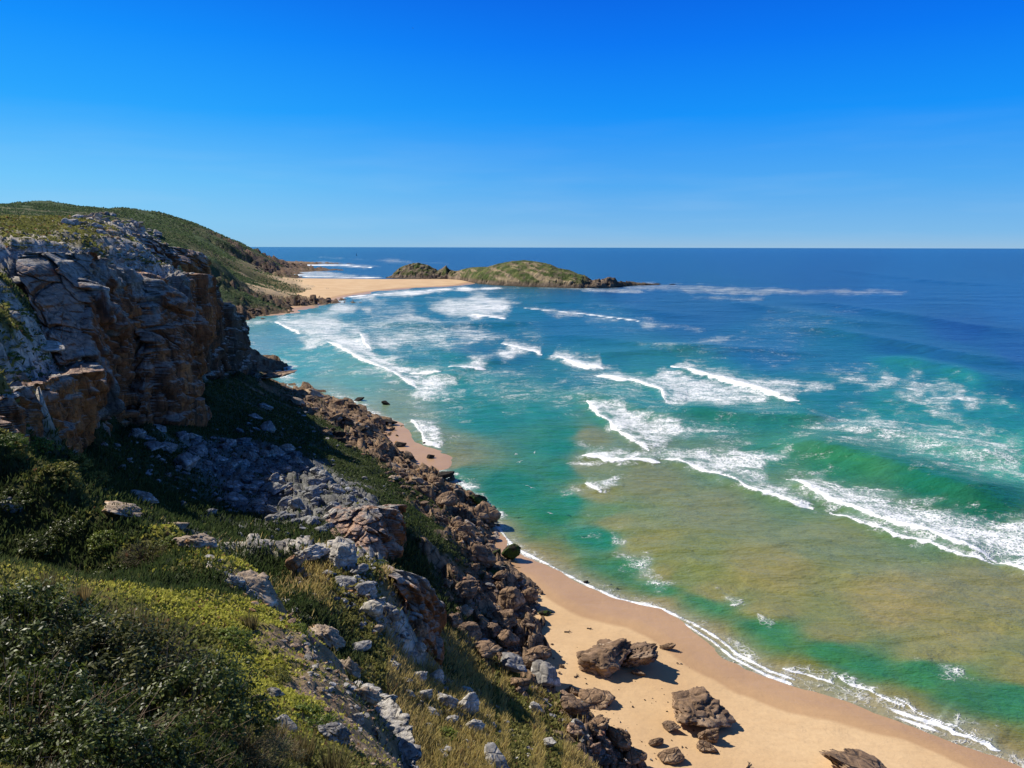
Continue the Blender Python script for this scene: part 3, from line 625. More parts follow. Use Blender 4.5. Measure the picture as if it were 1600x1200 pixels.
wcp = np.array([[float(a) for a in s.split()] for s in WC.replace('\n', '|').split('|')])
def PL(s): return np.array([[float(a) for a in q.split(',')] for q in s.split()])
PATCH = [  # polygon, density, softness (photo px)
 ("915,628 950,632 1000,648 1090,665 1090,680 1040,700 1010,703 970,675 930,650", .85, 10),
 ("950,620 1060,640 1180,672 1225,712 1190,700 1100,690 1040,668", .35, 12),
 ("905,713 940,700 1010,705 1060,695 1120,700 1205,697 1225,712 1190,735 1230,762 1275,795 1200,776 1120,743 1040,722 960,722", .72, 10),
 ("915,754 945,745 968,742 962,758 945,768", .7, 6), ("898,690 925,688 920,702 900,700", .5, 6),
 ("935,585 1000,588 1050,576 1120,592 1220,620 1190,632 1100,640 1042,634 1030,608", .78, 8), ("1100,585 1200,588 1320,598 1280,612 1200,616 1130,602", .72, 8),
 ("1050,574 1130,580 1240,590 1300,596 1200,600", .55, 6), ("860,556 900,566 950,571 970,578 925,580 880,572", .85, 5),
 ("1225,747 1280,740 1330,757 1420,775 1500,800 1600,812 1700,840 1700,940 1600,896 1555,880 1450,848 1350,815 1270,778", .80, 14),
 ("1300,803 1400,815 1550,868 1556,880 1450,860 1370,834", .42, 8), ("1400,770 1500,790 1600,805 1640,860 1500,850", .30, 14),
 ("695,578 760,550 800,532 847,550 800,564 750,577", .82, 9), ("790,455 845,462 800,470 770,470", .5, 6),
 ("508,535 550,510 605,508 570,522 600,555 670,585 730,600 695,628 640,637 650,605 600,590 550,562", .84, 12),
 ("545,518 640,508 760,510 835,530 760,540 640,545 590,562 570,535", .62, 12), ("560,570 620,585 645,610 600,608 545,592", .4, 10),
 ("428,502 500,480 560,460 640,452 610,468 565,480 535,495 545,538 490,552 464,552 470,525", .74, 10), ("565,500 560,482 600,474 680,470 650,490 610,502", .45, 10),
 ("655,472 700,458 785,458 805,474 790,492 740,503 690,500 680,485", .78, 9), ("560,500 640,488 700,498 770,500 700,508 600,508", .62, 8), ("560,480 580,478 600,500 575,502", .6, 6),
 ("638,653 668,655 692,680 690,699 665,692 645,672", .95, 6), ("640,698 672,698 692,715 692,734 660,728 640,712", .6, 6), ("560,640 590,645 600,660 575,655", .5, 6), ("450,595 520,606 560,630 520,622 460,606", .5, 5),
 ("1280,588 1400,580 1560,610 1580,645 1480,645 1380,622", .58, 20), ("1250,640 1400,645 1620,680 1620,770 1500,750 1350,705 1250,680", .52, 22), ("1440,625 1520,640 1500,665 1440,650", .5, 12),
 ("1100,575 1300,570 1420,590 1300,590", .35, 12),
 ("948,828 990,850 1052,915 1035,928 985,895", .58, 10), ("1120,918 1160,935 1178,950 1140,952", .56, 6), ("1060,880 1075,885 1100,925 1085,925", .3, 8), ("870,755 930,765 925,785 880,775", .38, 8), ("1185,965 1215,975 1200,985", .4, 5), ("1430,1032 1500,1045 1545,1072 1480,1062", .42, 10), ("885,720 925,722 920,732 885,730", .45, 6),
 ("955,441 1080,443 1220,450 1420,453 1420,460 1200,463 1080,459 960,449", .46, 4), ("1080,462 1200,464 1180,472 1080,468", .45, 4), ("840,447 930,449 920,454 840,451", .6, 2),
 ("440,427 470,420 520,425 580,431 610,434.5 480,436", .62, 2.5), ("455,411 500,408 560,412 600,416 560,421 500,416", .55, 2.5), ("500,402 600,404 700,412 600,411", .45, 3),
 ("560,470 640,475 710,500 770,530 700,562 600,556 540,522", .42, 16), ("600,562 760,560 870,588 760,612 640,602", .36, 14), ("430,540 520,545 560,590 500,602 440,572", .30, 12), ("850,572 960,577 1060,602 1000,614 900,602", .36, 10), ("1000,625 1100,640 1250,640 1300,655 1150,665", .28, 12), ("820,484 900,488 1000,498 1090,515 1000,512 900,499", .62, 7), ("1000,540 1080,534 1165,518 1125,536 1050,550 1000,548", .5, 5), ("1000,500 1060,505 1080,515 1010,512", .5, 4),
 ("520,474 560,462 640,453 760,448 830,449 700,457 600,465", .92, 3), ("760,590 850,585 1000,605 1010,640 920,650 800,645 740,620", .34, 18), ("650,640 740,625 760,650 700,665", .3, 10),
 ("375,500 440,494 425,505 375,513", .6, 4), ("375,533 405,531 400,539 375,540", .6, 3), ("385,519 430,517 420,523 385,524", .35, 3), ("640,520 760,515 760,530 660,535", .5, 10),
 ("800,500 870,520 850,540 800,530", .35, 10), ("600,566 700,570 690,585 640,580", .3, 8), ("880,790 900,800 950,840 935,850 890,820", .3, 10), ("700,450 760,446 740,452", .6, 3),
 ("770,838 790,840 830,872 870,885 850,890 800,868", .55, 5), ("690,735 760,770 790,805 780,812 740,780 690,750", .65, 5), ("380,560 462,560 470,600 440,605", .6, 6), ("900,450 1000,452 1010,458 910,456", .55, 2),
]
LINES = [  # polyline, half width px, swell height m
 ("918,628 935,648 960,668 990,690 1018,703", 3.5, .8), ("905,712 960,720 1035,722", 3, .5), ("1035,716 1110,741 1200,776 1272,795", 3.5, .7), ("932,585 1000,598 1035,612 1042,632", 3.0, .8),
 ("1048,574 1120,592 1200,615 1248,626", 4.5, 1.2), ("860,557 890,566 940,577", 4.5, .9), ("1225,748 1300,785 1400,822 1500,857 1560,877", 4, .9), ("1298,803 1350,821 1450,850 1510,872 1556,880", 2.6, .5),
 ("1565,880 1600,895 1700,930", 5, .6), ("915,755 945,768", 3, .4), ("780,538 815,548 845,555", 4, .9), ("510,536 560,562 600,581 650,606", 4, .9), ("562,522 572,540 580,546", 5, .7), ("430,503 468,522", 3, .6),
 ("640,655 665,690 688,699", 4, .5), ("735,492 790,498", 3, .6), ("700,580 760,576", 2, .5), ("820,484 900,491 1000,502", 1.2, .4), ("620,585 690,588", 1.6, .4),
 ("530,466 640,456 740,449", 1.6, .3), ("440,428 480,432 600,434.6", 1.2, .2), ("460,414 540,414 580,418", 1.0, .2),
 ("1455,1127 1500,1146 1560,1172", 4.5, .3), ("1395,1093 1420,1108 1500,1140 1545,1162", 1.4, .1), ("1220,1045 1300,1068 1305,1070", 2.0, .2), ("1305,1058 1360,1085 1410,1108", 1.6, .2),
]
SWELL = [("640,545 720,560 800,572", .8), ("880,610 1000,640 1100,668", .8), ("1120,470 1250,490 1400,515", 1.0), ("460,500 540,560 620,620", .6), ("1300,660 1450,690 1600,725", .8), ("700,470 800,482 900,500", .8), ("1000,800 1150,850 1350,905 1600,990", .3), ("1180,690 1280,703 1400,738 1500,772 1620,808", 1.5), ("1350,555 1450,573 1520,588 1620,618", 1.3), ("1180,508 1300,520 1450,548 1620,585", 1.4), ("1030,640 1150,652 1320,655", .9), ("600,556 650,575 700,590 760,590", 1.0), ("560,505 700,511 860,505", 1.0), ("820,520 1000,540 1200,560", .8), ("1250,470 1450,500 1620,530", 1.2), ("800,470 950,480 1100,500", .8), ("960,800 1050,860 1150,890 1300,930", .35), ("870,560 1100,545 1300,555", .8), ("1050,960 1200,1020 1400,1090 1620,1170", .3), ("1280,420 1450,440 1620,450", 1.2)]
nu_, nv_ = 900, 520
uu = np.concatenate([np.linspace(-3000, -200, 30)[:-1], np.linspace(-200, 1800, nu_-59), np.linspace(1800, 5200, 31)[1:]])
nu_ = len(uu)
azw = np.arctan((uu-800)/FPX*math.cos(PITCH))
hz = 386.0
vv = np.concatenate([hz+np.array([0.35, 0.6, 0.9, 1.3, 1.8]), np.linspace(hz+2.4, 1290, nv_-9), [1400, 1600, 2200, 4000]])
vv = vv; nv_ = len(vv)
rw = (CAMZ/np.tan(np.arctan((vv-600)/FPX)+PITCH)); rw = np.where((rw < 0) | (rw > 90000), 90000, rw); rw = np.sort(rw)[::-1]
AW, RW = np.meshgrid(azw, rw, indexing='ij')
WX = (RW*np.tan(AW)/np.sqrt(1+np.tan(AW)**2*0.0)).ravel(); WY = RW.ravel()
WX = (WY*np.tan(AW.ravel()))
Wp = np.stack([WX, WY, 0*WX], -1)
pu, pv = proj(Wp); PX = np.stack([pu, pv], -1)
# water colour by nearest picked tones, reflected sky included (perspective-scaled distances)
num = np.zeros((len(WX), 3)); den = np.zeros(len(WX))
lw = lin(wcp[:, 2:])
wj = fbm(np.stack([pu/60, pv/30, 0*pu], -1), 3, 61)
for (cu, cv), c in zip(wcp[:, :2], lw):
    d2 = ((pu-cu+wj*14)/1.9)**2+(pv-cv+wj*8)**2; g = 1/(d2+30)**2.3
    num += g[:, None]*c; den += g
wcol = num/den[:, None]
far_ = sstep(600, 430, pv)[:, None]; wcol = wcol*(1-far_)+wcol*np.array([0.45, 0.84, 0.60])*far_; wcol = wcol*np.array([1.0, 0.92, 0.82])+np.array([0.012, 0, 0.004])
WK = 1.08
wcol = np.clip(wcol/WK, 0, 1)
foam = np.zeros(len(WX)); line = np.zeros(len(WX)); dzw = np.zeros(len(WX))
vis = (pu > -150) & (pu < 1750) & (pv < 1260)
jn = fbm(np.stack([pu/22, pv/11, 0*pu], -1), 4, 71)
for s, den_, soft in PATCH:
    A = PL(s); lo = A.min(0)-40; hi = A.max(0)+40
    m = vis & (pu > lo[0]) & (pu < hi[0]) & (pv > lo[1]) & (pv < hi[1])
    if not m.any(): continue
    Q = PX[m]*np.array([1/1.6, 1]); d = sdf_poly(Q, A*np.array([1/1.6, 1]))+jn[m]*soft*1.5
    foam[m] = np.maximum(foam[m], den_*sstep(-soft*1.1, soft*1.6, d))
jl = fbm(np.stack([pu/9, pv/6, 0*pu], -1), 3, 72)
for s, hw, hh in LINES:
    A = PL(s); lo = A.min(0)-30; hi = A.max(0)+30
    m = vis & (pu > lo[0]) & (pu < hi[0]) & (pv > lo[1]) & (pv < hi[1])
    if not m.any(): continue
    jx = np.stack([fbm(np.stack([pu[m]/38, pv[m]/26, 0*pu[m]+k_], -1), 3, 200+dd_) for k_, dd_ in ((0.5, 1), (7.5, 2))], -1)
    sc_l = min(1.0, max(0.25, (A[:, 1].mean()-420)/250))
    d, par, side = seg_dist(PX[m]+jx*np.array([14, 7])*sc_l, A)
    taper = sstep(0, .08, par)*sstep(1, .9, par)*0.6+0.4
    hw = hw*(0.40+0.45*min(1.0, max(0.0, (A[:, 1].mean()-480)/250))); hw2 = hw*taper*(1+0.7*jl[m])
    line[m] = np.maximum(line[m], np.clip(1-d/(hw2*1.25+0.8), 0, 1))
    dv = np.where(side < 0, d, d*5)
    tw = hw*(5.5+3*jl[m])*np.clip(sstep(0, .1, par)*sstep(1.0, .92, par), .05, 1)
    foam[m] = np.maximum(foam[m], min(0.95, 0.5+hh*.45)*np.exp(-(dv/(tw+1))**1.5))
    Aw = on_z(A[:, 0], A[:, 1])[:, :2]
    dw, pw, _ = seg_dist(Wp[m][:, :2], Aw)
    wd = np.where(side < 0, 5.0, 1.3)+WY[m]*0.004
    dzw[m] += hh*1.0*np.exp(-(dw/wd)**2)*sstep(0, .12, pw)*sstep(1, .88, pw)
for s, hh in SWELL:
    A = PL(s); Aw = on_z(A[:, 0], A[:, 1])[:, :2]
    dist0 = np.hypot(Aw[:, 0], Aw[:, 1]).mean(); wd = 7+dist0*0.012
    m = vis
    dw, pw, sd_ = seg_dist(Wp[m][:, :2], Aw)
    ds = dw*sd_
    prof = np.exp(-(dw/(wd*np.where(ds > 0, 1.6, 0.62)))**2)
    dzw[m] += 1.8*hh*prof*sstep(0, .25, pw)*sstep(1, .8, pw)
# swash edge along the near beach
edge = SANDW[0][:17]
m = vis & (WY < 260)
dw, pw, _ = seg_dist(Wp[m][:, :2], edge)
jw = fbm(Wp[m]/np.array([3., 3., 1.]), 3, 83); jw2 = fbm(Wp[m]/np.array([16., 16., 1.]), 2, 84)
dd = dw
lm = np.clip(1-np.abs(dd-0.55)/(0.75+0.45*jw2+0.2*jw), 0, 1)*sstep(1.0, .95, pw)
lm *= np.where(pw < 0.72, 1, 0.35+0.65*sstep(-.1, .3, jw2))
line[m] = np.maximum(line[m], lm*0.85)
foam[m] = np.maximum(foam[m], 0.42*sstep(4.5, 0.8, dd))
# shallow water over the sand near the beach takes the sand's colour
shal = sstep(7.0, 0.0, dw)
wc = wcol[m]; wcol[m] = wc*(1-0.6*shal[:, None])+np.array([0.36, 0.25, 0.13])*0.6*shal[:, None]
# foam where the sea meets rock
hl = height(WX, WY); hr_ = vis & (WY < 420)
near_rock = sstep(-2.0, -0.6, hl)*hr_
# chop
amp = np.clip(WY/900, 0.15, 1)
chop = fbm(np.stack([WX/9, WY/4, 0*WX], -1), 4, 91)*0.18+fbm(np.stack([WX/60, WY/22, 0*WX], -1), 3, 92)*0.35*amp
shore_d = np.clip(dw/10, 0, 1)
calm = np.ones(len(WX)); calm[m] = 0.15+0.85*shore_d
foam = np.maximum(foam, np.where(vis, 0.20*sstep(-.1, .5, fbm(np.stack([pu/140, pv/50, 0*pu], -1), 3, 201))*sstep(880, 640, pv)*sstep(440, 480, pv), 0))
fadefar = 1-sstep(2500, 9000, WY)
Wz = (dzw+chop)*calm*fadefar
Wp[:, 2] = Wz-0.0
foam = np.maximum(foam, 0.62*near_rock*sstep(-.4, .3, jn))
# keep the sheet just under the sand landward of the tide line
ins = np.zeros(len(WX), bool)
me = make_mesh('sea', Wp, grid_faces(nu_, nv_)[:, ::-1], True, {'foam': foam, 'line': line, 'dist': np.clip(WY/800, 0, 1)*(1-sstep(3000, 12000, WY)*0.8)}, {'wcol': wcol})
sea = tag(link('sea', me, WATER), kind='structure')
if me.polygons[0].normal.z < 0:
    me.flip_normals()
exec_stage2 = True
# ------------------------------------------------------------------ cliffs: lofted rock faces
def cliff(name, top, bot, ns, nh, mat, disp=1.0, cap=4.0, seed=0, bulge=0.0, blk=4.0, orn=None):
    T = np.array([at_t(*a) for a in top]); B = np.array([at_t(*a) for a in bot])
    # common parameter along both lines
    TB = np.hstack([T, B]); TB = resample(TB, ns)
    for _ in range(2): TB[1:-1] = TB[1:-1]*0.6+(TB[:-2]+TB[2:])*0.2
    T, B = TB[:, :3], TB[:, 3:]
    tan = np.gradient((T+B)/2, axis=0); out = np.stack([tan[:, 1], -tan[:, 0], 0*tan[:, 0]], -1)
    out /= np.linalg.norm(out, axis=1, keepdims=True)+1e-9
    hs_ = np.linspace(0, 1, nh)
    G = []
    nc = max(6, nh//10)
    for k in range(nc, 0, -1):
        f = k/nc; G.append(T-out*cap*f+np.array([0, 0, -0.06])*cap*f*2)
    for h in hs_:
        p = T*(1-h)+B*h; p = p+out*bulge*math.sin(math.pi*h); G.append(p)
    for k in (1, 2, 3): G.append(B+np.array([0, 0, -1.2])*k-out*0.3*k)
    G = np.array(G); nl = G.shape[0]
    V = G.transpose(1, 0, 2).reshape(-1, 3)
    O = np.repeat(out[:, None], nl, 1).reshape(-1, 3)
    hh = np.concatenate([-np.arange(nc, 0, -1)/nc, hs_, [1.05, 1.1, 1.15]]); hh = np.tile(hh, ns)
    face = sstep(-0.25, 0.02, hh)
    wq = V+fbm(V/(blk*1.5), 3, seed+1)[:, None]*blk*0.35
    F1, F2, r, off = worley(wq/np.array([blk, blk, blk*2.8]), seed+2)
    G1, G2, r2, off2 = worley(wq/np.array([blk, blk, blk*0.7])/0.36, seed+12)
    ribs = fbm(V/np.array([blk*1.6, blk*1.6, blk*7]), 3, seed+5)
    d = (r[:, 0]-0.5)*2.2*disp+(r[:, 1]-.5)*off[:, 2]*1.0*disp+(r2[:, 0]-0.5)*0.5*disp-1.1*disp*(1-sstep(0, 0.07, F2-F1))-0.12*disp*(1-sstep(0, 0.10, G2-G1))
    W1, W2, r3, off3 = worley(wq/np.array([blk*2.3, blk*2.3, blk*7]), seed+31)
    d += (r3[:, 0]-.5)*3.6*disp+((r3[:, 1]-.5)*off3[:, 0]+(r3[:, 2]-.5)*off3[:, 1])*3.0*disp-1.3*disp*(1-sstep(0, .05, W2-W1))
    d += ribs*1.5*disp+fbm(V/0.8, 3, seed+9)*0.22*disp
    strata = vnoise(V*np.array([0.10, 0.10, 1.0/max(blk*0.3, .5)]), seed+15); strata = np.sign(strata)*np.abs(strata)**0.5
    d += strata*0.45*disp
    V = V+O*(d*face)[:, None]
    V[:, 2] += (1-face)*((r2[:, 0]-.5)*1.2+(r[:, 0]-.5)*1.0-0.3*(1-sstep(0, .1, G2-G1)))*disp*0.8
    nrm = hh
    me = make_mesh(name, V, grid_faces(ns, nl), True, {'hh': np.clip(hh, 0, 1), 'orn': np.clip(orn(np.repeat(np.linspace(0, 1, ns), nl)) if orn else 0*hh+1, 0, 1)})
    o = tag(link(name, me, mat), kind='structure')
    # face orientation towards camera
    return o
def cliff_mat(name, grey, pale, orange, red, amt, scale):
    t = NT(name); p = t.pos(); k = 1/scale; hh = t.attr('hh')
    nz_ = t.node('ShaderNodeNewGeometry').outputs['Normal']
    sep = t.node('ShaderNodeSeparateXYZ'); t.lk(nz_, sep.inputs[0])
    big = t.noise(t.scl(p, 1, 1, 0.35), 0.16*k, 6, 0.6, 0.5); fine = t.noise(p, 1.6*k, 8, 0.7)
    c = t.ramp(t.noise(t.scl(p, 1, 1, 0.5), 0.4*k, 7, 0.65), [(0.3, tuple(0.35*np.array(grey))), (0.48, grey), (0.7, pale)])
    orn = t.attr('orn'); om = t.rng(t.math('ADD', t.math('ADD', big, t.math('MULTIPLY', orn, 0.12)), t.math('MULTIPLY', t.rng(hh, 0.0, 0.45), 0.14)), 0.86-amt*0.25, 0.93-amt*0.25)
    oc = t.ramp(t.noise(t.scl(p, 1, 1, 0.6), 0.5*k, 6, 0.65), [(0.35, tuple(0.4*np.array(red))), (0.5, red), (0.66, orange)])
    c = t.mix(om, c, oc)
    # vertical water streaks and pale lichen on the ledges, brightened to look sunlit
    st = t.noise(t.scl(p, 1.6, 1.6, 0.12), 0.8*k, 5, 0.6)
    c = t.mix(t.rng(st, 0.62, 0.70, 0, 0.4), c, (0.42, 0.40, 0.37))
    c = t.mix(t.rng(st, 0.44, 0.34, 0, 0.6), c, (0.03, 0.028, 0.026))
    c = t.mix(t.rng(fine, 0.32, 0.55, 0.55, 0.0), c, (0.05, 0.045, 0.04))
    up = t.rng(sep.outputs[2], 0.35, 0.75)
    c = t.mix(t.math('MULTIPLY', up, 0.85 if amt < 1 else 0.45), c, t.ramp(fine, [(0.35, (0.20, 0.18, 0.16)), (0.5, (0.56, 0.52, 0.46)), (0.7, (0.74, 0.70, 0.64))]))
    cr = t.voro(t.mix(0.2, t.scl(p, 1, 1, 0.55), t.noise(p, 0.9*k, 3, 0.5, 0, 1)), 0.7*k, 'DISTANCE_TO_EDGE')
    c = t.mix(t.rng(cr, 0, 0.025, 0.5, 0), c, (0.03, 0.026, 0.022))
    h = t.math('ADD', t.math('MULTIPLY', fine, 1.0), t.math('MULTIPLY', t.rng(cr, 0, 0.1), 0.25))
    h = t.math('ADD', h, t.math('MULTIPLY', t.noise(t.scl(p, 0.3, 0.3, 3), 0.9*k, 4, 0.6), 0.4))
    wv = t.mix(0.06, t.scl(p, 1, 1, 1.5), t.noise(p, 0.8*k, 3, 0.5, 0, 1))
    for sc_, am in ((0.9, 1.1), (2.4, 0.6)):
        vc = t.node('ShaderNodeSeparateColor'); t.lk(t.voro(wv, sc_*k, 'F1', 'Color'), vc.inputs[0]); h = t.math('ADD', h, t.math('MULTIPLY', vc.outputs[0], am))
    return t.done(t.bsdf(c, 0.92, 0.15, t.bump(h, 1.0, 0.45*scale)))
CM = cliff_mat('sea_cliff_rock', (0.25, 0.235, 0.215), (0.50, 0.475, 0.44), (0.58, 0.23, 0.085), (0.34, 0.14, 0.065), 1.15, 1.6)
CM2 = cliff_mat('dark_cliff_rock', (0.10, 0.085, 0.068), (0.20, 0.18, 0.15), (0.22, 0.11, 0.06), (0.12, 0.065, 0.04), 0.7, 1.8)  # rock tones darkened, deep shade of the recess put into the colour
CMO = cliff_mat('orange_cliff_rock', (0.30, 0.28, 0.26), (0.5, 0.48, 0.45), (0.55, 0.22, 0.07), (0.40, 0.16, 0.06), 1.1, 1.2)
NOSE = cliff_mat('dark_ridge_rock', (0.24, 0.235, 0.23), (0.42, 0.41, 0.40), (0.40, 0.28, 0.18), (0.24, 0.17, 0.13), 0.3, 0.5)
cliff('sea_cliff', ATOP, ABOT, 420, 260, CM, 1.0, 5.0, 11, 1.0, 4.5, lambda q: sstep(.26, .36, q)*(1-.5*sstep(.92, 1, q)))
cliff('sea_cliff', BTOP, BBOT, 220, 200, CM2, 1.1, 6.0, 21, 0.5, 6.0)
cliff('sea_cliff', CTOP, CBOT, 240, 110, CMO, 0.6, 3.0, 31, 0.3, 3.0)
cliff('rock_bluff', [(205, 358, 184), (225, 361, 186), (243, 372, 189), (256, 383, 193), (268, 392, 200)], [(205, 392, 180), (228, 400, 181), (247, 408, 183), (262, 412, 188), (275, 408, 196)], 90, 60, CM2, 0.8, 4.0, 41, 0.2, 3.5)
cliff('rock_bluff', [(262, 386, 322), (285, 387, 326), (305, 391, 330), (322, 398, 334), (329, 404, 345)], [(262, 405, 316), (285, 412, 318), (305, 415, 322), (325, 428, 328), (332, 428, 345)], 90, 40, CMO, 1.2, 8.0, 51, 0.2, 6)
cliff('rock_bluff', [(508, 802, 92), (540, 800, 91), (575, 798, 91), (600, 795, 92.5), (614, 793, 95), (618, 788, 101)], [(515, 850, 86), (540, 862, 85.5), (570, 872, 85.5), (598, 878, 87), (616, 868, 90), (622, 838, 99)], 130, 90, CMO, 0.5, 3.0, 61, 0.2, 2.2)
cliff('rock_bluff', [(610, 900, 70), (635, 893, 71.5), (655, 900, 73), (670, 918, 74), (676, 940, 76)], [(632, 965, 69), (650, 985, 70), (668, 985, 71.5), (681, 978, 73), (688, 955, 77)], 110, 80, CMO, 0.45, 5.0, 71, 0.25, 2.0)
cliff('rock_bluff', [(618, 955, 68), (645, 955, 69.5), (668, 965, 71), (680, 985, 73)], [(640, 1022, 66), (660, 1034, 67), (678, 1032, 69.5), (684, 1012, 74)], 90, 70, CMO, 0.35, 4.0, 81, 0.2, 1.8)
cliff('rock_bluff', [(640, 1290, 22.3), (650, 1190, 24.3), (647, 1150, 25.4), (638, 1115, 26.2), (622, 1092, 27), (600, 1075, 28), (570, 1060, 29)], [(642, 1500, 18.5), (654, 1330, 21.2), (652, 1250, 23), (645, 1200, 24.5), (634, 1170, 26), (615, 1150, 27.6), (585, 1120, 29)], 140, 110, NOSE, 0.15, 1.2, 91, 0.1, 0.9)

# ------------------------------------------------------------------ rocks
def ico(n):
    bm = bmesh.new(); bmesh.ops.create_icosphere(bm, subdivisions=n, radius=1.0)
    V = np.array([v.co[:] for v in bm.verts]); F = np.array([[v.index for v in f.verts] for f in bm.faces]); bm.free(); return V, F
ICO = {n: ico(n) for n in (3, 4, 5)}
def rock_mesh(name, n, seed, sx=1, sy=1, sz=1, planes=16, rough=0.08, crack=0.0, squash=1.0):
    V, F = ICO[n]; r_ = np.random.default_rng(seed)
    N = r_.normal(size=(planes, 3)); N /= np.linalg.norm(N, axis=1, keepdims=True); dpl = r_.uniform(0.62, 1.0, planes)
    dots = V@N.T; rad = np.where(dots > 0.08, dpl[None]/np.maximum(dots, 0.08), 9).min(1)
    rad = np.minimum(rad, 1.25)
    P = V*rad[:, None]
    P = P*(1+rough*fbm(P*2.2+seed, 5, seed)[:, None]+rough*0.5*fbm(P*7+seed, 3, seed+3)[:, None])
    if crack > 0:
        F1, F2, rr, off = worley((P+fbm(P*2, 2, seed)[:, None]*0.15)*np.array([1.7, 1.7, 2.4]), seed)
        P = P*(1+crack*((rr[:, 0]-.5)*1.2-0.7*(1-sstep(0, .12, F2-F1)))[:, None])
    P = P*np.array([sx, sy*squash, sz])
    if n >= 4: P = P*(1+0.035*fbm(P*16+seed, 3, seed+5)[:, None])
    P = P/np.abs(P).max(0)*np.array([1, min(1, squash), 1])
    return make_mesh(name, P, F, n >= 4)
ROCKS = {}
def rock_proto(mat, i):
    key = (mat.name, i)
    if key not in ROCKS:
        m = rock_mesh('rock', 4, 100+i*7, planes=[7, 9, 11, 8, 12, 10, 7, 9][i % 8], rough=[.10, .15, .13, .20, .14, .12, .10, .18][i % 8], crack=[.06, .14, .10, .20, .16, .08, .10, .22][i % 8], squash=[1, .8, 1.15, .7, 1, .85, .65, 1.1][i % 8])
        m.materials.append(mat); ROCKS[key] = m
    return ROCKS[key]
SPECS = []
def rock(u, v, wpx, hpx, mat, label, group=None, cat='rock', name='boulder', rz=None, deep=0.8, i=None, t=None, sink=0.25, tilt=None, uniq=0, loose=False):
    """a rock seen at photo pixel (u, v) (its foot), wpx wide and hpx tall there; loose ones may end up in the rubble"""
    if i is None: i = random.randrange(8)
    tl = (random.uniform(-.4, .4), random.uniform(-.45, .45), random.uniform(-.6, .6))
    SPECS.append(dict(u=u, v=v, w=wpx, h=hpx, mat=mat, label=label, group=group, cat=cat, name=name, rz=rz, deep=deep, i=i, t=t, sink=sink, tilt=tilt, uniq=uniq, loose=loose, tl=tl))
def rock_matrix(s):
    if s['t'] is None: p, t = hit(s['u'], s['v'])
    else: t = s['t']; p = at_t(s['u'], s['v'], t)
    m = t/FPX; wx = s['w']*m*0.5; hz_ = s['h']*m*0.5*(0.62 if s['uniq'] and s['mat'] is BROWN else 0.80)
    k = rays(s['u'], s['v']); dirh = np.array([k[0], k[1]])/np.hypot(k[0], k[1])
    a = math.atan2(-dirh[0], dirh[1])
    rot = s['tilt'] if s['tilt'] is not None else (s['tl'][0], s['tl'][1], a+(s['tl'][2] if s['rz'] is None else s['rz']))
    loc = (p[0]+dirh[0]*wx*s['deep']*0.5, p[1]+dirh[1]*wx*s['deep']*0.5, p[2]+hz_*(1-2*s['sink']))
    return loc, rot, (wx, wx*s['deep'], hz_)
def build_rocks(limit=298):
    named = [s for s in SPECS if not s['loose']]; loose = sorted([s for s in SPECS if s['loose']], key=lambda s: -s['w'])
    cand = [s for s in loose if s['label'] != 'stone']; keep = cand[:max(0, limit-len(named))]; rest = cand[len(keep):]+[s for s in loose if s['label'] == 'stone']
    for s in named+keep:
        loc, rot, scl = rock_matrix(s)
        if s['uniq']: me = rock_mesh('rock', 5, s['uniq'], planes=random.choice([8, 10, 12]), rough=0.15, crack=0.20); me.materials.append(s['mat'])
        else: me = rock_proto(s['mat'], s['i'])
        o = link(s['name'], me); o.location = loc; o.rotation_euler = rot; o.scale = scl
        tag(o, s['label'], s['cat'], s['group'])
    print('rocks', len(named), len(keep), len(rest))
    Vs_, Fs_, Ms_, mats, n0 = [], [], [], [], 0
    SV, SF = ICO[3]; small = {}
    for s in rest:
        loc, rot, scl = rock_matrix(s)
        if s['i'] not in small:
            mm = rock_mesh('tmp', 3, 900+s['i'], planes=[10, 13, 17, 12, 22, 15, 9, 14][s['i']], rough=.13, crack=.1)
            small[s['i']] = np.array([v.co[:] for v in mm.vertices]); bpy.data.meshes.remove(mm)
        Rm = np.array(Euler(rot).to_matrix())
        P = (small[s['i']]*np.array(scl))@Rm.T+np.array(loc)
        if s['mat'] not in mats: mats.append(s['mat'])
        Vs_.append(P); Fs_.append(SF+n0); n0 += len(P); Ms_.append(np.full(len(SF), mats.index(s['mat'])))
    if Vs_:
        me = make_mesh('rubble', np.vstack(Vs_), np.vstack(Fs_), False)
        for m_ in mats: me.materials.append(m_)
        me.polygons.foreach_set('material_index', np.concatenate(Ms_).astype(np.int32))
        tag(link('rubble', me), kind='stuff', label='small loose stones filling the gaps between the boulders', cat='rubble')
# the big rocks lying on the sand
B = 'big brown rocks on the sand'
rock(942, 1052, 92, 76, BROWN, 'largest brown boulder on the sand, left half of the split pair', B, uniq=501, deep=.9, sink=.14, rz=0)
rock(992, 1046, 88, 54, BROWN, 'dark wedge shaped rock leaning against the largest beach boulder', B, uniq=502, deep=.8, sink=.15, rz=0)
rock(998, 1056, 24, 14, BROWN, 'small brown rock at the foot of the split boulder pair', B)
rock(1039, 1016, 36, 13, BROWN, 'low flat dark rock alone on the wet sand', B, i=3, deep=.5)
rock(1086, 1136, 122, 74, BROWN, 'wide layered brown outcrop in the middle of the sand', B, uniq=503, deep=.8, sink=.2, rz=.1)
rock(1110, 1162, 46, 34, BROWN, 'squat brown block below the layered outcrop on the sand', B, i=1, deep=.8)
rock(1048, 1144, 34, 20, BROWN, 'small rock on the sand just left of the layered outcrop', B, i=2)
rock(1105, 1175, 34, 22, BROWN, 'broken low rock below the layered outcrop', B, i=4)
rock(932, 1106, 54, 34, BROWN, 'smooth oval brown boulder on the sand beside the rock pile', B, i=4, deep=1.2, sink=.3, rz=.5)
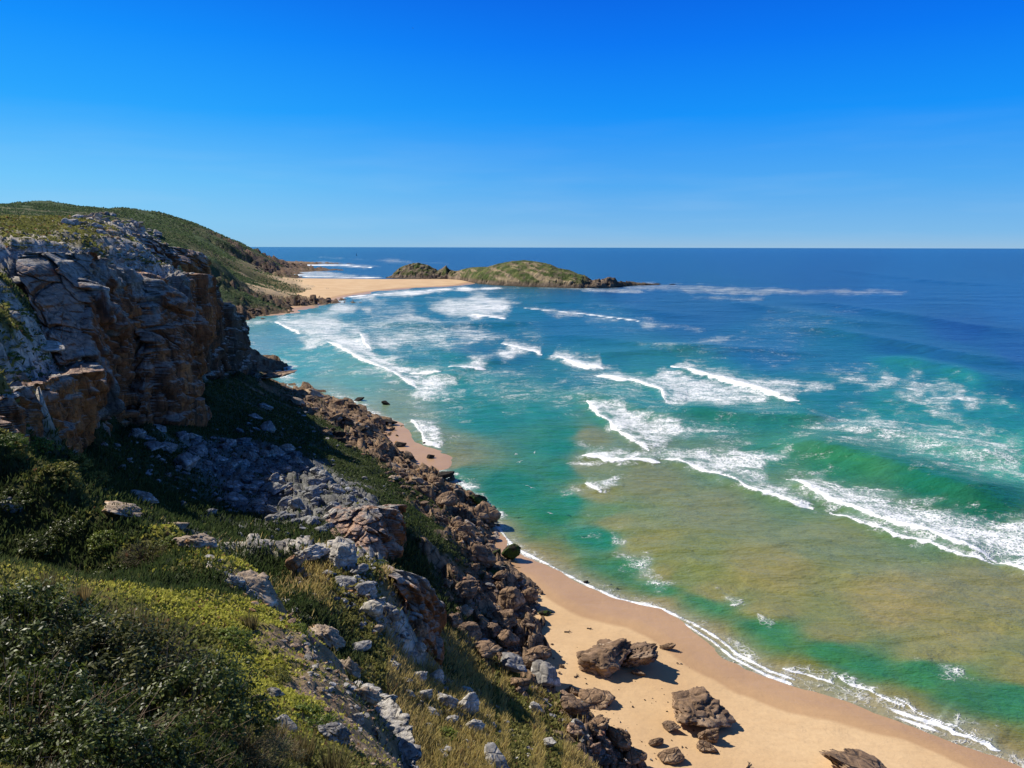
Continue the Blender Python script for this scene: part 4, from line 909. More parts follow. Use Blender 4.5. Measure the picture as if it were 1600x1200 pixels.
rock(893, 1085, 26, 16, BROWN, 'little rock between the oval boulder and the rock pile', B)
rock(1050, 1192, 48, 36, BROWN, 'brown boulder with a shadow near the bottom rock pile', B, i=5)
rock(1025, 1166, 26, 18, BROWN, 'small rock up-beach of the boulder near the bottom rock pile', B)
rock(1352, 1226, 165, 42, BROWN, 'broad low brown rock cut by the bottom edge of the view', B, uniq=504, deep=.7, sink=.25, rz=0)
rock(877, 1044, 11, 9, BROWN, 'single pebble sized rock on the open sand', B)
rock(799, 876, 32, 34, MOSSY, 'dark mossy block standing in the swash', None, i=6, deep=.9, sink=.1)
rock(787, 888, 14, 8, MOSSY, 'small mossy rock below the dark block', None)
rock(852, 962, 25, 9, MOSSY, 'flat green weedy rock alone on the upper sand', None, deep=.6)
rock(916, 911, 10, 6, DARKWET, 'tiny dark rock in the foam line', None)
rock(424, 597, 84, 15, BROWN, 'broad flat brown rock shelf jutting into the water past the cliff end', None, uniq=505, deep=2.6, sink=.3, rz=0, name='rock_shelf')
# rocks standing in the shallows of the little cove
S = 'dark rocks in the shallows of the cove'
for u, v, a, b, l in [(561, 626, 20, 8, 'left low dark rock awash in the cove'), (603, 632, 15, 9, 'pointed dark rock awash in the cove'), (625, 698, 22, 12, 'black rock on the wet sand of the cove'), (638, 718, 20, 11, 'broken black rock at the cove sand edge'), (673, 716, 14, 10, 'round black rock in the swash of the cove'), (607, 662, 30, 10, 'dark tip of the long rock ledge in the cove'), (694, 747, 36, 16, 'dark round rock at the tip of the rubble field'), (664, 694, 8, 5, 'small black stone in the cove swash')]:
    rock(u, v, a, b, DARKWET, l, S, i=0)
# rock pile along the slope foot: named big ones
G = 'boulders of the shore rock pile'
for u, v, a, b, m, l in [(800, 960, 44, 62, BROWN, 'tall knobbly boulder at the pile edge beside the sand'), (826, 945, 36, 40, BROWN, 'rounded knobbly boulder nearest the sand'), (792, 978, 46, 36, BROWN, 'lumpy boulder below the tall knobbly one'), (730, 940, 56, 46, BROWN, 'square dark boulder with a flat lit top'),
                         (727, 965, 34, 30, TAN, 'pale orange boulder lit on top of the dark pile'), (708, 985, 32, 36, BROWN, 'brown wedge beside the pale orange boulder'), (770, 1000, 40, 34, BROWN, 'brown boulder in the middle of the pile above the sand'), (795, 1010, 40, 34, BROWN, 'dark boulder overhanging the sand corner'),
                         (840, 1035, 46, 34, BROWN, 'pointed brown boulder jutting onto the sand'), (825, 1045, 34, 26, BROWN, 'boulder tucked behind the pointed one'), (800, 1055, 60, 40, GREY, 'long grey brown slab of the pile'), (850, 1078, 56, 56, GREY, 'big grey pitted block casting shade on the sand'),
                         (815, 1082, 40, 36, BROWN, 'brown block left of the big grey pitted one'), (838, 1115, 24, 26, WHITE, 'white rock perched on the slope edge above the pile'), (900, 1120, 56, 34, BROWN, 'brown slab below the shaded gap in the pile'), (935, 1142, 46, 26, BROWN, 'flat brown slab reaching onto the sand'),
                         (900, 1150, 30, 26, PINK, 'reddish block in the lower pile'), (960, 1172, 60, 50, BROWN, 'big tan boulder of the lower pile'), (990, 1195, 44, 34, BROWN, 'tan boulder at the bottom end of the pile'), (930, 1180, 30, 28, PINK, 'pink grey block in the lower rubble'),
                         (757, 1035, 60, 40, BROWN, 'shaded boulder under the grass slope'), (735, 1000, 50, 40, BROWN, 'shaded boulder left of the pile middle'), (745, 885, 70, 50, BROWN, 'broad sunlit boulder below the mossy corner'), (720, 835, 40, 30, BROWN, 'knobbly sunlit boulder in the upper rubble'), (760, 815, 50, 44, BROWN, 'dark boulder at the water corner of the rubble'), (750, 790, 40, 26, MOSSY, 'weedy rock at the outer tip of the rubble'), (700, 790, 40, 36, BROWN, 'dark hollow-sided boulder in the upper rubble')]:
    rock(u, v, a, b, m, l, G, deep=.9, sink=.2)
for u, v, a in [(772, 900, 36), (760, 880, 30), (775, 870, 26), (752, 905, 20)]:
    rock(u, v, a, a*.6, MOSSY, 'green weed covered rock at the corner of the beach', 'weed covered rocks at the beach corner')
# scattered rubble of the shore
def scatter(poly, n, smin, smax, mats, label, group, name='boulder', cat='rock', asp=(.5, .95), sink=.3, power=2.2):
    A = PL(poly); lo, hi = A.min(0), A.max(0); k = 0; tries = 0
    while k < n and tries < n*30:
        tries += 1
        u = random.uniform(lo[0], hi[0]); v = random.uniform(lo[1], hi[1])
        if not inside(np.array([[u, v]]), A)[0]: continue
        s = smin+(smax-smin)*random.random()**power; m_ = random.choice(mats)
        rock(u, v, s, s*random.uniform(*asp), m_, label, group, name=name, cat=cat, sink=sink, deep=random.uniform(.6, 1.1), loose=True); k += 1
scatter('590,730 640,730 700,745 775,795 780,830 765,860 700,850 650,790 610,760', 90, 9, 23, [BROWN, BROWN, TAN], 'brown rock in the sunlit rubble at the water corner', 'brown rubble at the water corner')
scatter('700,880 760,860 800,900 850,930 830,1000 860,1060 800,1060 720,1000 680,950', 70, 10, 26, [BROWN, BROWN, BROWN, GREY], 'brown rock in the pile between slope and sand', 'brown rocks in the pile between slope and sand')
scatter('800,1070 870,1080 900,1100 960,1150 1010,1200 940,1200 870,1130 820,1095', 80, 8, 28, [BROWN, PINK, GREY, PINK], 'pinkish grey rubble stone at the foot of the grass slope', 'rubble stones at the foot of the grass slope')
scatter('430,612 480,608 560,640 612,660 600,680 560,672 480,640', 40, 10, 34, [BROWN, BROWN, TAN], 'brown block of the long shore ledge by the cove', 'blocks of the long shore ledge', asp=(.35, .6))
scatter('500,665 560,670 600,690 620,720 650,728 640,735 560,710 510,690', 34, 8, 26, [BROWN, BROWN, DARKWET], 'brown rock at the back of the cove sand', 'rocks at the back of the cove sand', asp=(.4, .8))
# talus boulders in the shade of the cliff
C = 'large pale boulders on the shaded talus'
for u, v, a, b, l in [(294, 738, 42, 46, 'great pointed pale boulder on the shaded talus'), (262, 708, 40, 26, 'broad pale boulder left of the great pointed one'), (240, 705, 44, 18, 'long low pale boulder under the cliff'), (214, 686, 30, 28, 'pale block near the foot of the pillars'), (232, 690, 26, 14, 'rounded pale boulder above the long low one'), (252, 674, 26, 16, 'small pale boulder high under the pillars'),
                      (284, 690, 26, 26, 'tilted pale slab uphill of the great pointed boulder'), (222, 636, 22, 26, 'white block against the foot of the cliff'), (420, 675, 26, 30, 'bright block alone on the dark green slope'), (400, 655, 24, 12, 'low slab above the lone bright block'), (415, 640, 26, 14, 'faint slab high on the dark green slope'), (398, 712, 24, 24, 'pale boulder at the top of the scree'), (472, 738, 24, 16, 'pale round boulder at the right of the scree'), (430, 772, 44, 20, 'long pale slab in mid scree'),
                      (370, 792, 40, 34, 'big pale block at the heart of the scree'), (330, 806, 24, 18, 'pale rock at the left edge of the scree'), (480, 808, 22, 22, 'triangular pale rock on the right of the scree'), (400, 764, 30, 16, 'pale slab above the heart of the scree'), (360, 700, 22, 26, 'dark veined boulder near the scree top'), (490, 775, 30, 18, 'pale block near the orange bluff'), (225, 789, 46, 36, 'pointed dark slab standing behind the near ridge'), (192, 735, 14, 14, 'small boulder alone on the left of the talus')]:
    rock(u, v, a, b, SCREE, l, C, deep=.8, sink=.18)
scatter('300,680 360,690 440,700 500,740 590,785 600,810 540,830 470,840 400,800 340,760 300,730', 190, 7, 34, [SCREE, SCREE, GREY], 'pale angular scree boulder in the shade below the cliff', 'pale angular scree boulders below the cliff', sink=.22, power=2.0)
scatter('150,650 320,660 420,650 460,690 300,690 160,700', 26, 5, 16, [SCREE], 'small pale stone on the dark green slope under the cliff', 'small stones on the dark green slope')
scatter('150,740 250,740 340,830 300,820 200,770', 12, 5, 14, [SCREE], 'small pale stone in the shaded gully behind the near ridge', 'small stones in the shaded gully')
# cliff-top and plateau rocks
scatter('0,395 60,390 150,398 230,430 300,425 290,405 220,395 120,388 0,385', 90, 6, 20, [WHITE, GREY, WHITE], 'white lichened rock along the cliff lip', 'white rocks along the cliff lip', asp=(.35, .7))
scatter('90,345 160,333 215,345 250,370 255,385 215,375 150,368 105,360', 60, 7, 22, [WHITE, GREY, GREY, TAN], 'grey rock on the crest above the cliff', 'grey rocks on the crest above the cliff', asp=(.5, .95))
scatter('0,340 100,345 200,390 100,380 0,372', 26, 4, 9, [WHITE, TAN], 'small pale rock among the plateau scrub', 'small rocks among the plateau scrub')
L = 'lit slabs of the stepped buttress'
for u, v, a, b, l in [(62, 475, 60, 26, 'blue grey slab at the top of the stepped buttress'), (62, 488, 40, 14, 'thin slab below the top slab of the buttress'), (66, 512, 50, 18, 'white tilted slab halfway up the stepped buttress'), (70, 545, 70, 16, 'pale ledge in the middle of the stepped buttress'), (85, 590, 70, 14, 'pale front ledge of the stepped buttress'), (20, 500, 30, 26, 'blue grey boulder in the buttress scrub'), (90, 560, 60, 12, 'thin bright ledge of the stepped buttress'), (20, 440, 60, 16, 'pale slab beside the top of the buttress'), (40, 420, 40, 18, 'rounded pale block at the cliff corner'), (45, 610, 60, 12, 'lowest pale ledge of the buttress'), (8, 620, 50, 12, 'broken pale ledge at the left edge of the buttress')]:
    rock(u, v, a, b, WHITE if 'blue' not in l else GREY, l, L, deep=1.0, sink=.3, tilt=(random.uniform(-.1, .1), random.uniform(.05, .25), random.uniform(-.4, .4)))
# near ridge slabs and outcrops
N_ = 'slabs along the near ridge'
def slab(u, v, a, b, m, l, g=N_, dr=.15, **k):
    return rock(u, v, a, b, m, l, g, deep=k.pop('deep', .8), sink=k.pop('sink', .3), tilt=(random.uniform(-.1, .1), dr, random.uniform(-.3, .3)), **k)
slab(190, 806, 84, 26, TAN, 'golden tan slab with dark underside, uppermost on the near ridge', uniq=601, dr=.25)
slab(280, 828, 42, 20, TAN, 'small tan slab between the golden slab and the grey one', dr=.1)
slab(312, 856, 78, 34, TAN, 'thick pale grey slab with a sunlit top on the near ridge', uniq=602, dr=.22)
slab(400, 930, 96, 36, TAN, 'long pinkish slab rising from the bright mat plants', uniq=603, dr=.5)
slab(365, 915, 38, 26, WHITE, 'blue grey rock in front of the long pinkish slab', i=3)
slab(510, 1010, 62, 44, TAN, 'pink orange slab edge beside the shaded gully', uniq=604, dr=.7)
slab(545, 1055, 50, 40, TAN, 'pink rock step below the pink orange slab', i=3, dr=.6)
slab(575, 1100, 54, 40, TAN, 'tan rock step above the dark rock nose', i=7, dr=.5)
slab(445, 1143, 48, 34, WHITE, 'white rock half sunk in the near grass', i=0)
slab(525, 1160, 62, 36, GREY, 'blue grey tilted slab near the bottom', uniq=605, dr=.6)
slab(430, 1090, 30, 20, GREY, 'small grey rock among the mat plants', i=2)
slab(560, 1130, 28, 28, WHITE, 'small white rock above the tilted slab', i=5)
slab(470, 908, 18, 10, PINK, 'small pink stone on the slab ridge')
slab(18, 800, 36, 40, GREY, 'dim grey rock in the shaded scrub at the left edge', i=0)
scatter('455,940 500,990 600,1120 640,1200 560,1200 500,1120 450,1040 430,980', 60, 6, 26, [PINK, TAN, PINK, GREY], 'pinkish stone of the bare strip on the near ridge', 'pinkish stones of the bare strip', asp=(.3, .6), sink=.35)
# second spur
M_ = 'white rocks of the middle spur'
for u, v, a, b, m, l in [(492, 878, 64, 44, WHITE, 'cracked blue white rock topping the middle spur'), (536, 888, 66, 56, WHITE, 'big pale grey beige boulder standing on the middle spur'), (462, 896, 30, 44, ORANGE, 'upright orange faced rock on the middle spur'), (562, 898, 32, 24, GREY, 'blue grey round boulder below the big beige one'), (575, 930, 40, 34, WHITE, 'white block with a flat face on the middle spur'), (580, 968, 50, 44, WHITE, 'long white blue rock in the centre of the spur'), (608, 972, 36, 44, GREY, 'grey boulder with a lit right face on the spur'), (545, 920, 46, 26, WHITE, 'low pale rock left of the flat faced block'), (590, 990, 26, 18, TAN, 'small tan rock under the spur boulders'), (655, 1020, 26, 26, WHITE, 'upright white rock at the end of the spur'), (515, 900, 24, 12, WHITE, 'small white rock by the upright orange one'),
                         (560, 1020, 46, 20, WHITE, 'pale slab across the lower shaded gully'), (615, 1045, 30, 16, WHITE, 'small pale rock in the grass below the gully')]:
    rock(u, v, a, b, m, l, M_, sink=.2, deep=.8, uniq=(700+u if a > 50 else 0))
rock(648, 934, 58, 44, ORANGE, 'orange boulder crowning the orange bluff', 'orange rocks of the middle spur', uniq=801, deep=1.0, sink=.3)
rock(655, 1000, 46, 50, ORANGE, 'orange block below the crown of the bluff', 'orange rocks of the middle spur', uniq=802, deep=1.0, sink=.3)
W_ = 'white rock cluster on the grass slope'
for u, v, a, b, l in [(655, 1068, 34, 30, 'uppermost left white rock of the slope cluster'), (684, 1070, 32, 34, 'upright white rock at the top of the slope cluster'), (664, 1095, 34, 26, 'white rock in the middle of the slope cluster'), (700, 1110, 40, 36, 'jagged white rock in the middle right of the cluster'), (735, 1118, 46, 50, 'largest jagged white rock of the slope cluster'), (742, 1145, 38, 28, 'lowest white rock of the slope cluster'), (705, 1132, 30, 18, 'low white slab on the left of the cluster'), (640, 1090, 20, 14, 'small white rock left of the slope cluster'), (614, 1045, 24, 14, 'white rock above the slope cluster'), (727, 1085, 30, 16, 'pale slab above the largest white rock'), (858, 1170, 34, 20, 'tan white rock alone on the lower grass slope'), (775, 1200, 60, 22, 'pale rock at the bottom edge of the grass slope'), (675, 1120, 26, 16, 'small rock in the gap of the slope cluster'), (640, 1070, 18, 14, 'small white rock beside the uppermost left one')]:
    rock(u, v, a, b, WHITE, l, W_, sink=.2, deep=.8, i=random.choice([1, 3, 7, 2]))
# rocks round the far points
scatter('345,490 400,482 500,466 520,470 480,474 420,480 400,494 360,498', 60, 4, 13, [REDCLIFF, REDCLIFF, BROWN], 'reddish rock of the rocky point between the far beaches', 'reddish rocks between the far beaches', asp=(.35, .7))
scatter('395,418 450,412 495,410 500,412 450,418 455,427 410,428', 30, 3, 9, [REDCLIFF], 'reddish rock at the foot of the far headland', 'reddish rocks at the far headland', asp=(.3, .6))

scatter('0,395 60,390 150,398 230,430 300,425 290,405 220,395 120,388 0,385', 260, 3, 10, [WHITE, GREY, TAN], 'stone', 'x', asp=(.4, .8))
scatter('90,345 160,333 215,345 250,370 275,400 300,420 215,405 150,368 105,360', 260, 3, 12, [WHITE, GREY, GREY, TAN], 'stone', 'x', asp=(.5, .95))
scatter('30,440 60,470 100,550 140,575 100,590 0,625 0,600 60,560', 160, 4, 14, [WHITE, TAN, GREY], 'stone', 'x', asp=(.25, .5))
scatter('590,730 640,730 700,745 775,795 780,830 765,860 700,850 650,790 610,760', 420, 3, 11, [BROWN, BROWN, TAN], 'stone', 'x')
scatter('700,880 760,860 800,900 850,930 830,1000 870,1080 960,1150 1010,1200 940,1200 870,1130 780,1060 720,1000 680,950', 420, 4, 12, [BROWN, BROWN, PINK, GREY], 'stone', 'x')
scatter('430,612 480,608 560,640 612,660 640,728 600,720 560,690 480,640', 260, 3, 10, [BROWN, BROWN, TAN], 'stone', 'x')
scatter('300,680 360,690 440,700 500,740 590,785 600,810 540,830 470,840 400,800 340,760 300,730', 420, 3, 10, [SCREE, SCREE, GREY], 'stone', 'x')
scatter('455,940 500,990 600,1120 640,1200 560,1200 500,1120 450,1040 430,980', 300, 3, 9, [PINK, TAN, PINK], 'stone', 'x', asp=(.3, .6), sink=.35)
scatter('480,860 560,840 600,900 640,980 620,1040 560,980 500,900', 120, 4, 12, [WHITE, GREY, TAN], 'stone', 'x')
scatter('640,1060 700,1060 760,1100 740,1150 690,1130 640,1100', 90, 4, 12, [WHITE, GREY], 'stone', 'x')
scatter('805,900 845,915 860,1000 910,1060 965,1115 1010,1165 1070,1200 960,1180 860,1060 820,980', 150, 1.6, 6, [BROWN, BROWN, GREY], 'stone', 'x')
scatter('900,1010 1060,1000 1150,1150 1120,1190 1000,1180 900,1080', 60, 1.4, 5, [BROWN], 'stone', 'x')
scatter('440,850 560,850 620,920 660,1040 600,1040 540,970 470,920', 130, 4, 17, [WHITE, WHITE, GREY, TAN], 'stone', 'x', asp=(.4, .9))
scatter('620,1040 720,1050 800,1130 860,1190 700,1200 660,1120', 110, 4, 16, [WHITE, WHITE, GREY], 'stone', 'x', asp=(.4, .9))
scatter('150,690 330,690 420,800 520,850 400,860 260,760', 150, 3, 15, [SCREE, GREY], 'stone', 'x', asp=(.4, .9))
scatter('480,640 600,760 640,860 600,800 500,740 420,660', 70, 3, 12, [SCREE, GREY], 'stone', 'x', asp=(.4, .8))
scatter('250,820 460,930 640,1140 560,1150 430,990 330,900', 130, 5, 20, [WHITE, TAN, GREY], 'stone', 'x', asp=(.3, .6), sink=.35)
build_rocks()
# ------------------------------------------------------------------ the island at the end of the sand bar
def island():
    top = np.array([(604, 434), (612, 431), (622, 420), (640, 412), (652, 411), (668, 414), (684, 423), (692, 419), (697, 415), (702, 421), (712, 425), (722, 421), (735, 418), (750, 417), (762, 417), (778, 412), (800, 408), (820, 406.5), (840, 409), (860, 413), (872, 419), (890, 422), (903, 428), (909, 429), (913, 431), (925, 439), (938, 437), (950, 434), (958, 435), (965, 440), (985, 441), (1010, 442.6), (1030, 444)], float)
    base = np.array([(604, 435), (650, 436), (700, 436.5), (715, 438), (740, 442), (770, 445.5), (810, 447.5), (870, 449.5), (905, 450.5), (935, 450), (960, 449.5), (985, 446.5), (1030, 445)], float)
    nu, nd = 520, 90
    us = np.linspace(603, 1030, nu); vt = np.interp(us, top[:, 0], top[:, 1]); vb = np.interp(us, base[:, 0], base[:, 1])
    Bp = on_z(us, vb, 0.0); k = Bp[:, :2]/np.linalg.norm(Bp[:, :2], axis=1, keepdims=True)
    Dd = np.interp(us, [603, 620, 650, 700, 730, 820, 900, 930, 1030], [10, 30, 55, 30, 60, 110, 60, 25, 8])
    dist = np.linalg.norm(Bp[:, :2], axis=1)
    dr = rays(us, vt); slope = dr[:, 2]/np.hypot(dr[:, 0], dr[:, 1])
    hr = np.maximum(CAMZ+slope*(dist+Dd), 1.0)
    q = np.linspace(-0.12, 2.0, nd)
    Q, U = np.meshgrid(q, np.arange(nu))
    prof = np.where(Q < 0, Q*8/np.maximum(hr[U], 1), np.where(Q < 1, np.sin(np.clip(Q, 0, 1)*math.pi/2)**0.75, np.cos((np.clip(Q, 1, 2)-1)*math.pi/2)**0.8-0.0))
    X = Bp[U, 0]+k[U, 0]*Dd[U]*Q; Y = Bp[U, 1]+k[U, 1]*Dd[U]*Q
    Z = prof*hr[U]
    P = np.stack([X.ravel(), Y.ravel(), 0*X.ravel()], -1); Zr = Z.ravel(); hn = Zr/np.maximum(hr[U].ravel(), 1)
    F1, F2, r, off = worley(P/11.0+fbm(P/9, 2, 4)[:, None]*0.5, 5, True)
    G1, G2, r2, off2 = worley(P/4.0, 9, True)
    left = (U.ravel() < nu*0.27)
    craggy = np.where(Zr < 7, 1.0, np.where(left, 0.9, 0.35)); craggy = np.where(U.ravel() > nu*0.72, 1.0, craggy)
    sh = sstep(-.02, .1, Q.ravel())*(1-0.75*sstep(.8, 1.0, Q.ravel())*(Q.ravel() < 1.3))
    Zr = Zr+craggy*sh*((r[:, 0]-.5)*4+(r2[:, 0]-.5)*2.5)*np.clip(hr[U].ravel()/8, 0.2, 1)
    Zr += fbm(P/7, 4, 6)*0.8*sh
    green = np.array([0.055, 0.08, 0.022]); tan = np.array([0.36, 0.27, 0.17]); rk = np.array([0.15, 0.115, 0.08]); gr2 = np.array([0.12, 0.13, 0.045])
    st = fbm(np.stack([(X.ravel()+0.9*Z.ravel()*3)/14, (Y.ravel())/60, Z.ravel()/30], -1), 4, 15)
    m1 = sstep(0.10, 0.22, st)*(1-sstep(.85, 1.0, hn))*(np.abs(us[U].ravel()-790) < 110)
    mm = sstep(-.1, .25, fbm(P/9, 4, 18))
    c = green*(1-mm[:, None])+gr2*mm[:, None]; c = c*(1-0.75*m1[:, None])+tan*0.75*m1[:, None]
    rl = np.clip(np.where(left, sstep(-.25, .15, fbm(P/6, 4, 19))*0.85, 0)+(1-sstep(4.0, 7.0, Zr))+sstep(905, 925, us[U].ravel()), 0, 1)
    rcol = rk*(0.6+0.8*r2[:, 1:2]); rcol = np.where(left[:, None], rcol*1.3, rcol)
    sp_ = sstep(.12, .3, fbm(P/5, 4, 23))*0.6; rl = np.maximum(rl, sp_)
    c = c*(1-rl[:, None])+rcol*rl[:, None]
    c = c*(0.75+0.5*r2[:, 0:1])
    wetb = (1-sstep(0.3, 2.2, Zr))[:, None]; c = c*(1-0.75*wetb)+np.array([0.025, 0.022, 0.018])*0.75*wetb
    me = make_mesh('island', np.stack([X.ravel(), Y.ravel(), Zr], -1), grid_faces(nu, nd), True, {'rocky': 0*Zr, 'tex': 0*Zr+0.35}, {'gcol': c})
    if me.polygons[nd*30+30].normal.z < 0: me.flip_normals()
    tag(link('island', me, TERR), kind='structure')
island()

# ------------------------------------------------------------------ plants
def quads(C, A, Bv):
    """rhombic leaves: centre C, half-length A, half-width B"""
    n = len(C); V = np.stack([C-A, C+Bv, C+A, C-Bv], 1).reshape(-1, 3); F = np.arange(4*n).reshape(n, 4); return V, F
def unit(v): return v/(np.linalg.norm(v, axis=-1, keepdims=True)+1e-9)
def foliage(seed, nclump, nleaf, leaf, flat=0.7, spiky=0.0, rough=.3):
    """unit-radius lumpy crown of leaves"""
    r_ = np.random.default_rng(seed)
    d = unit(r_.normal(size=(nclump, 3))*[1, 1, .8]); d[:, 2] = np.abs(d[:, 2])*1.0-0.08
    rad = 0.80+rough*fbm(d*1.8+seed, 3, seed)+r_.uniform(-.10, .06, nclump)
    cc = d*rad[:, None]
    k = r_.integers(0, nclump, nleaf); cs = r_.uniform(.07, .17, nclump)
    o = unit(r_.normal(size=(nleaf, 3)))*(r_.random(nleaf)**0.5)[:, None]*cs[k][:, None]
    P = cc[k]+o; out = unit(d[k]*0.8+unit(o)*0.9+r_.normal(size=(nleaf, 3))*0.35+[0, 0, .35])
    t1 = unit(np.cross(out, r_.normal(size=(nleaf, 3)))); L = leaf*r_.uniform(.7, 1.3, nleaf)[:, None]
    ax = unit(t1*(1-spiky)+out*(0.35+spiky)); sd_ = unit(np.cross(ax, out+r_.normal(size=(nleaf, 3))*.2))
    P = P*[1, 1, flat]
    return quads(P, ax*L, sd_*L*(0.45-0.33*spiky))
def stems(seed, n, w=0.012, flat=.7, reach=.85, fork=True):
    r_ = np.random.default_rng(seed); V = []; F = []; k = 0
    for i in range(n):
        d = unit(r_.normal(size=3)*[1, 1, .7]); d[2] = abs(d[2])+.1; p = np.array([r_.uniform(-.12, .12), r_.uniform(-.12, .12), -0.25]); end = d*reach*r_.uniform(.8, 1.08)*[1, 1, flat]
        mid = (p+end)/2+r_.normal(size=3)*.08
        pts = [p, (p+mid)/2+r_.normal(size=3)*.02, mid, (mid+end)/2+r_.normal(size=3)*.04, end]
        for j, q in enumerate(pts):
            ww = w*(1-j/5.5)
            V += [q+[ww, 0, 0], q+[-ww*.5, ww*.87, 0], q+[-ww*.5, -ww*.87, 0]]
            if j:
                for e in range(3): F.append([k+(j-1)*3+e, k+(j-1)*3+(e+1) % 3, k+j*3+(e+1) % 3, k+j*3+e])
        k = len(V)
    return np.array(V), np.array(F)
FOL = {}; STM = {}
def shrub_meshes(kind):
    if kind not in FOL:
        if kind == 'near':
            L = [foliage(s, 300, 15000, .024, .74, 0.0, .55) for s in (1, 2, 3)]; S = [stems(s, 150, .008, .74, 1.02) for s in (1, 2, 3)]
        elif kind == 'neargrey':
            L = [foliage(s, 300, 9000, .017, .7, .35) for s in (4, 5)]; S = [stems(s, 220, .006, .75, 1.0) for s in (4, 5)]
        elif kind == 'twiggy':
            L = [foliage(s, 120, 1500, .03, .7, .6) for s in (6, 7)]; S = [stems(s, 420, .009, .75, 1.05) for s in (6, 7)]
        elif kind == 'mid':
            L = [foliage(s, 130, 2600, .05, .72, .1) for s in (8, 9, 10)]; S = [stems(s, 22, .016) for s in (8, 9, 10)]
        else:
            L = [foliage(s, 46, 620, .10, .62, .1) for s in (11, 12, 13, 14)]; S = [stems(s, 8, .02, .6) for s in (11, 12, 13, 14)]
        FOL[kind] = [make_mesh('foliage', V, F, False) for V, F in L]; STM[kind] = [make_mesh('stems', V, F, False) for V, F in S]
    return FOL[kind], STM[kind]
VAR = {}
def shrub(p, R, kind, mat, label, group=None, hk=1.0, name='shrub', parts=True):
    fo, stm = shrub_meshes(kind); i = random.randrange(len(fo))
    key = (kind, i, mat.name)
    if key not in VAR:
        m = fo[i].copy(); m.materials.append(mat); s_ = stm[i].copy(); s_.materials.append(TWIG); VAR[key] = (m, s_)
    m, s_ = VAR[key]
    rot = (0, 0, random.uniform(0, 6.28)); scl = (R, R*random.uniform(.8, 1.1), R*hk)
    if parts:
        r = bpy.data.objects.new(name, None); COL.objects.link(r); r.location = p; r.rotation_euler = rot; r.scale = scl; r.empty_display_size = .2
        link('foliage', m, parent=r); link('stems', s_, parent=r)
    else:
        r = link(name, m); r.location = p; r.rotation_euler = rot; r.scale = scl
    tag(r, label, 'bush', group); return r
def bush_at(u, v, wpx, kind, mat, label, group=None, hk=1.0, parts=True, name='shrub', lift=0.0):
    p, t = hit(u, v); R = wpx*0.5*t/FPX
    shrub((p[0], p[1], p[2]-0.1*R+lift), R, kind, mat, label, group, hk, name, parts)
# the dense bushes right in front of the photographer
NEARB = [(30, 955, 12.5, 2.0, 'near', 'large dark glossy bush whose crest rises at the left edge'), (150, 1012, 12.2, 1.75, 'near', 'large dark glossy bush in the middle of the near thicket'), (255, 1072, 11.6, 1.5, 'near', 'dark glossy bush at the right shoulder of the thicket'),
         (20, 1110, 9.8, 1.5, 'near', 'dark glossy bush low at the left edge of the thicket'), (130, 1155, 9.6, 1.35, 'near', 'dark glossy bush in the deep shade of the thicket'), (335, 1140, 11.8, 1.05, 'neargrey', 'grey green fine leaved bush at the right foot of the thicket'),
         (235, 1195, 9.6, 1.1, 'near', 'dark bush at the bottom edge of the thicket'), (30, 1240, 7.6, 0.75, 'neargrey', 'twiggy grey green bush in the bottom left corner'), (130, 1255, 8.0, .7, 'neargrey', 'grey green bush beside the twiggy corner bush'), (400, 1225, 12.5, .9, 'neargrey', 'spiky grey green bush at the bottom edge beside the grass')]
for u, v, t, R_, kd, lb in NEARB:
    p = at_t(u, v, t); g = float(height(p[0], p[1])); top_ = p[2]
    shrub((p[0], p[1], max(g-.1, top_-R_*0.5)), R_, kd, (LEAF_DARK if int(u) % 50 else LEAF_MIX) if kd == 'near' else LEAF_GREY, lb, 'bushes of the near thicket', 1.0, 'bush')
for u, v, a, kd, m_, lb in [(228, 868, 92, 'twiggy', LEAF_GREY, 'bare grey twiggy bush on the near ridge'), (165, 842, 70, 'mid', LEAF_GREEN, 'bright green bush behind the golden slab'), (262, 850, 60, 'mid', LEAF_GREEN, 'green bush hanging over the grey slab'), (295, 890, 64, 'mid', LEAF_OLIVE, 'yellow green cushion bush below the thick slab'), (432, 930, 54, 'mid', LEAF_OLIVE, 'rounded olive bush at the end of the pinkish slab'),
                           (462, 985, 48, 'mid', LEAF_GREEN, 'green cushion on the bare strip'), (475, 1125, 90, 'mid', LEAF_GREEN, 'wide green cushion beside the white sunk rock'), (425, 1060, 70, 'mid', LEAF_OLIVE, 'olive cushion in the middle of the mat plants'), (100, 725, 90, 'mid', LEAF_OLIVE, 'olive bush on the crest of the near ridge'), (55, 700, 90, 'mid', LEAF_GREEN, 'green bush on the crest near the left edge'),
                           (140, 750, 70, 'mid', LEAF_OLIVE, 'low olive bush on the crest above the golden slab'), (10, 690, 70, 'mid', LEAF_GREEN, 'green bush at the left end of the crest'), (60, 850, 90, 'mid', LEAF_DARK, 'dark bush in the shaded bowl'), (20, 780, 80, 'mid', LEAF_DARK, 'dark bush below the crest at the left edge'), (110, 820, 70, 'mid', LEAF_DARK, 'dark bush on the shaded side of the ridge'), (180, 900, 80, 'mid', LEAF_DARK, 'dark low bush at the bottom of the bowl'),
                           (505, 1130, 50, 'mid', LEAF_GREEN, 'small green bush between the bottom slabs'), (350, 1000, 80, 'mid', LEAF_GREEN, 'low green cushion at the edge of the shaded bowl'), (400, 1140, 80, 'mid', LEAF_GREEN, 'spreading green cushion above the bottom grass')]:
    bush_at(u, v, a, kd, m_, lb, 'bushes along the near ridge', hk=.75)
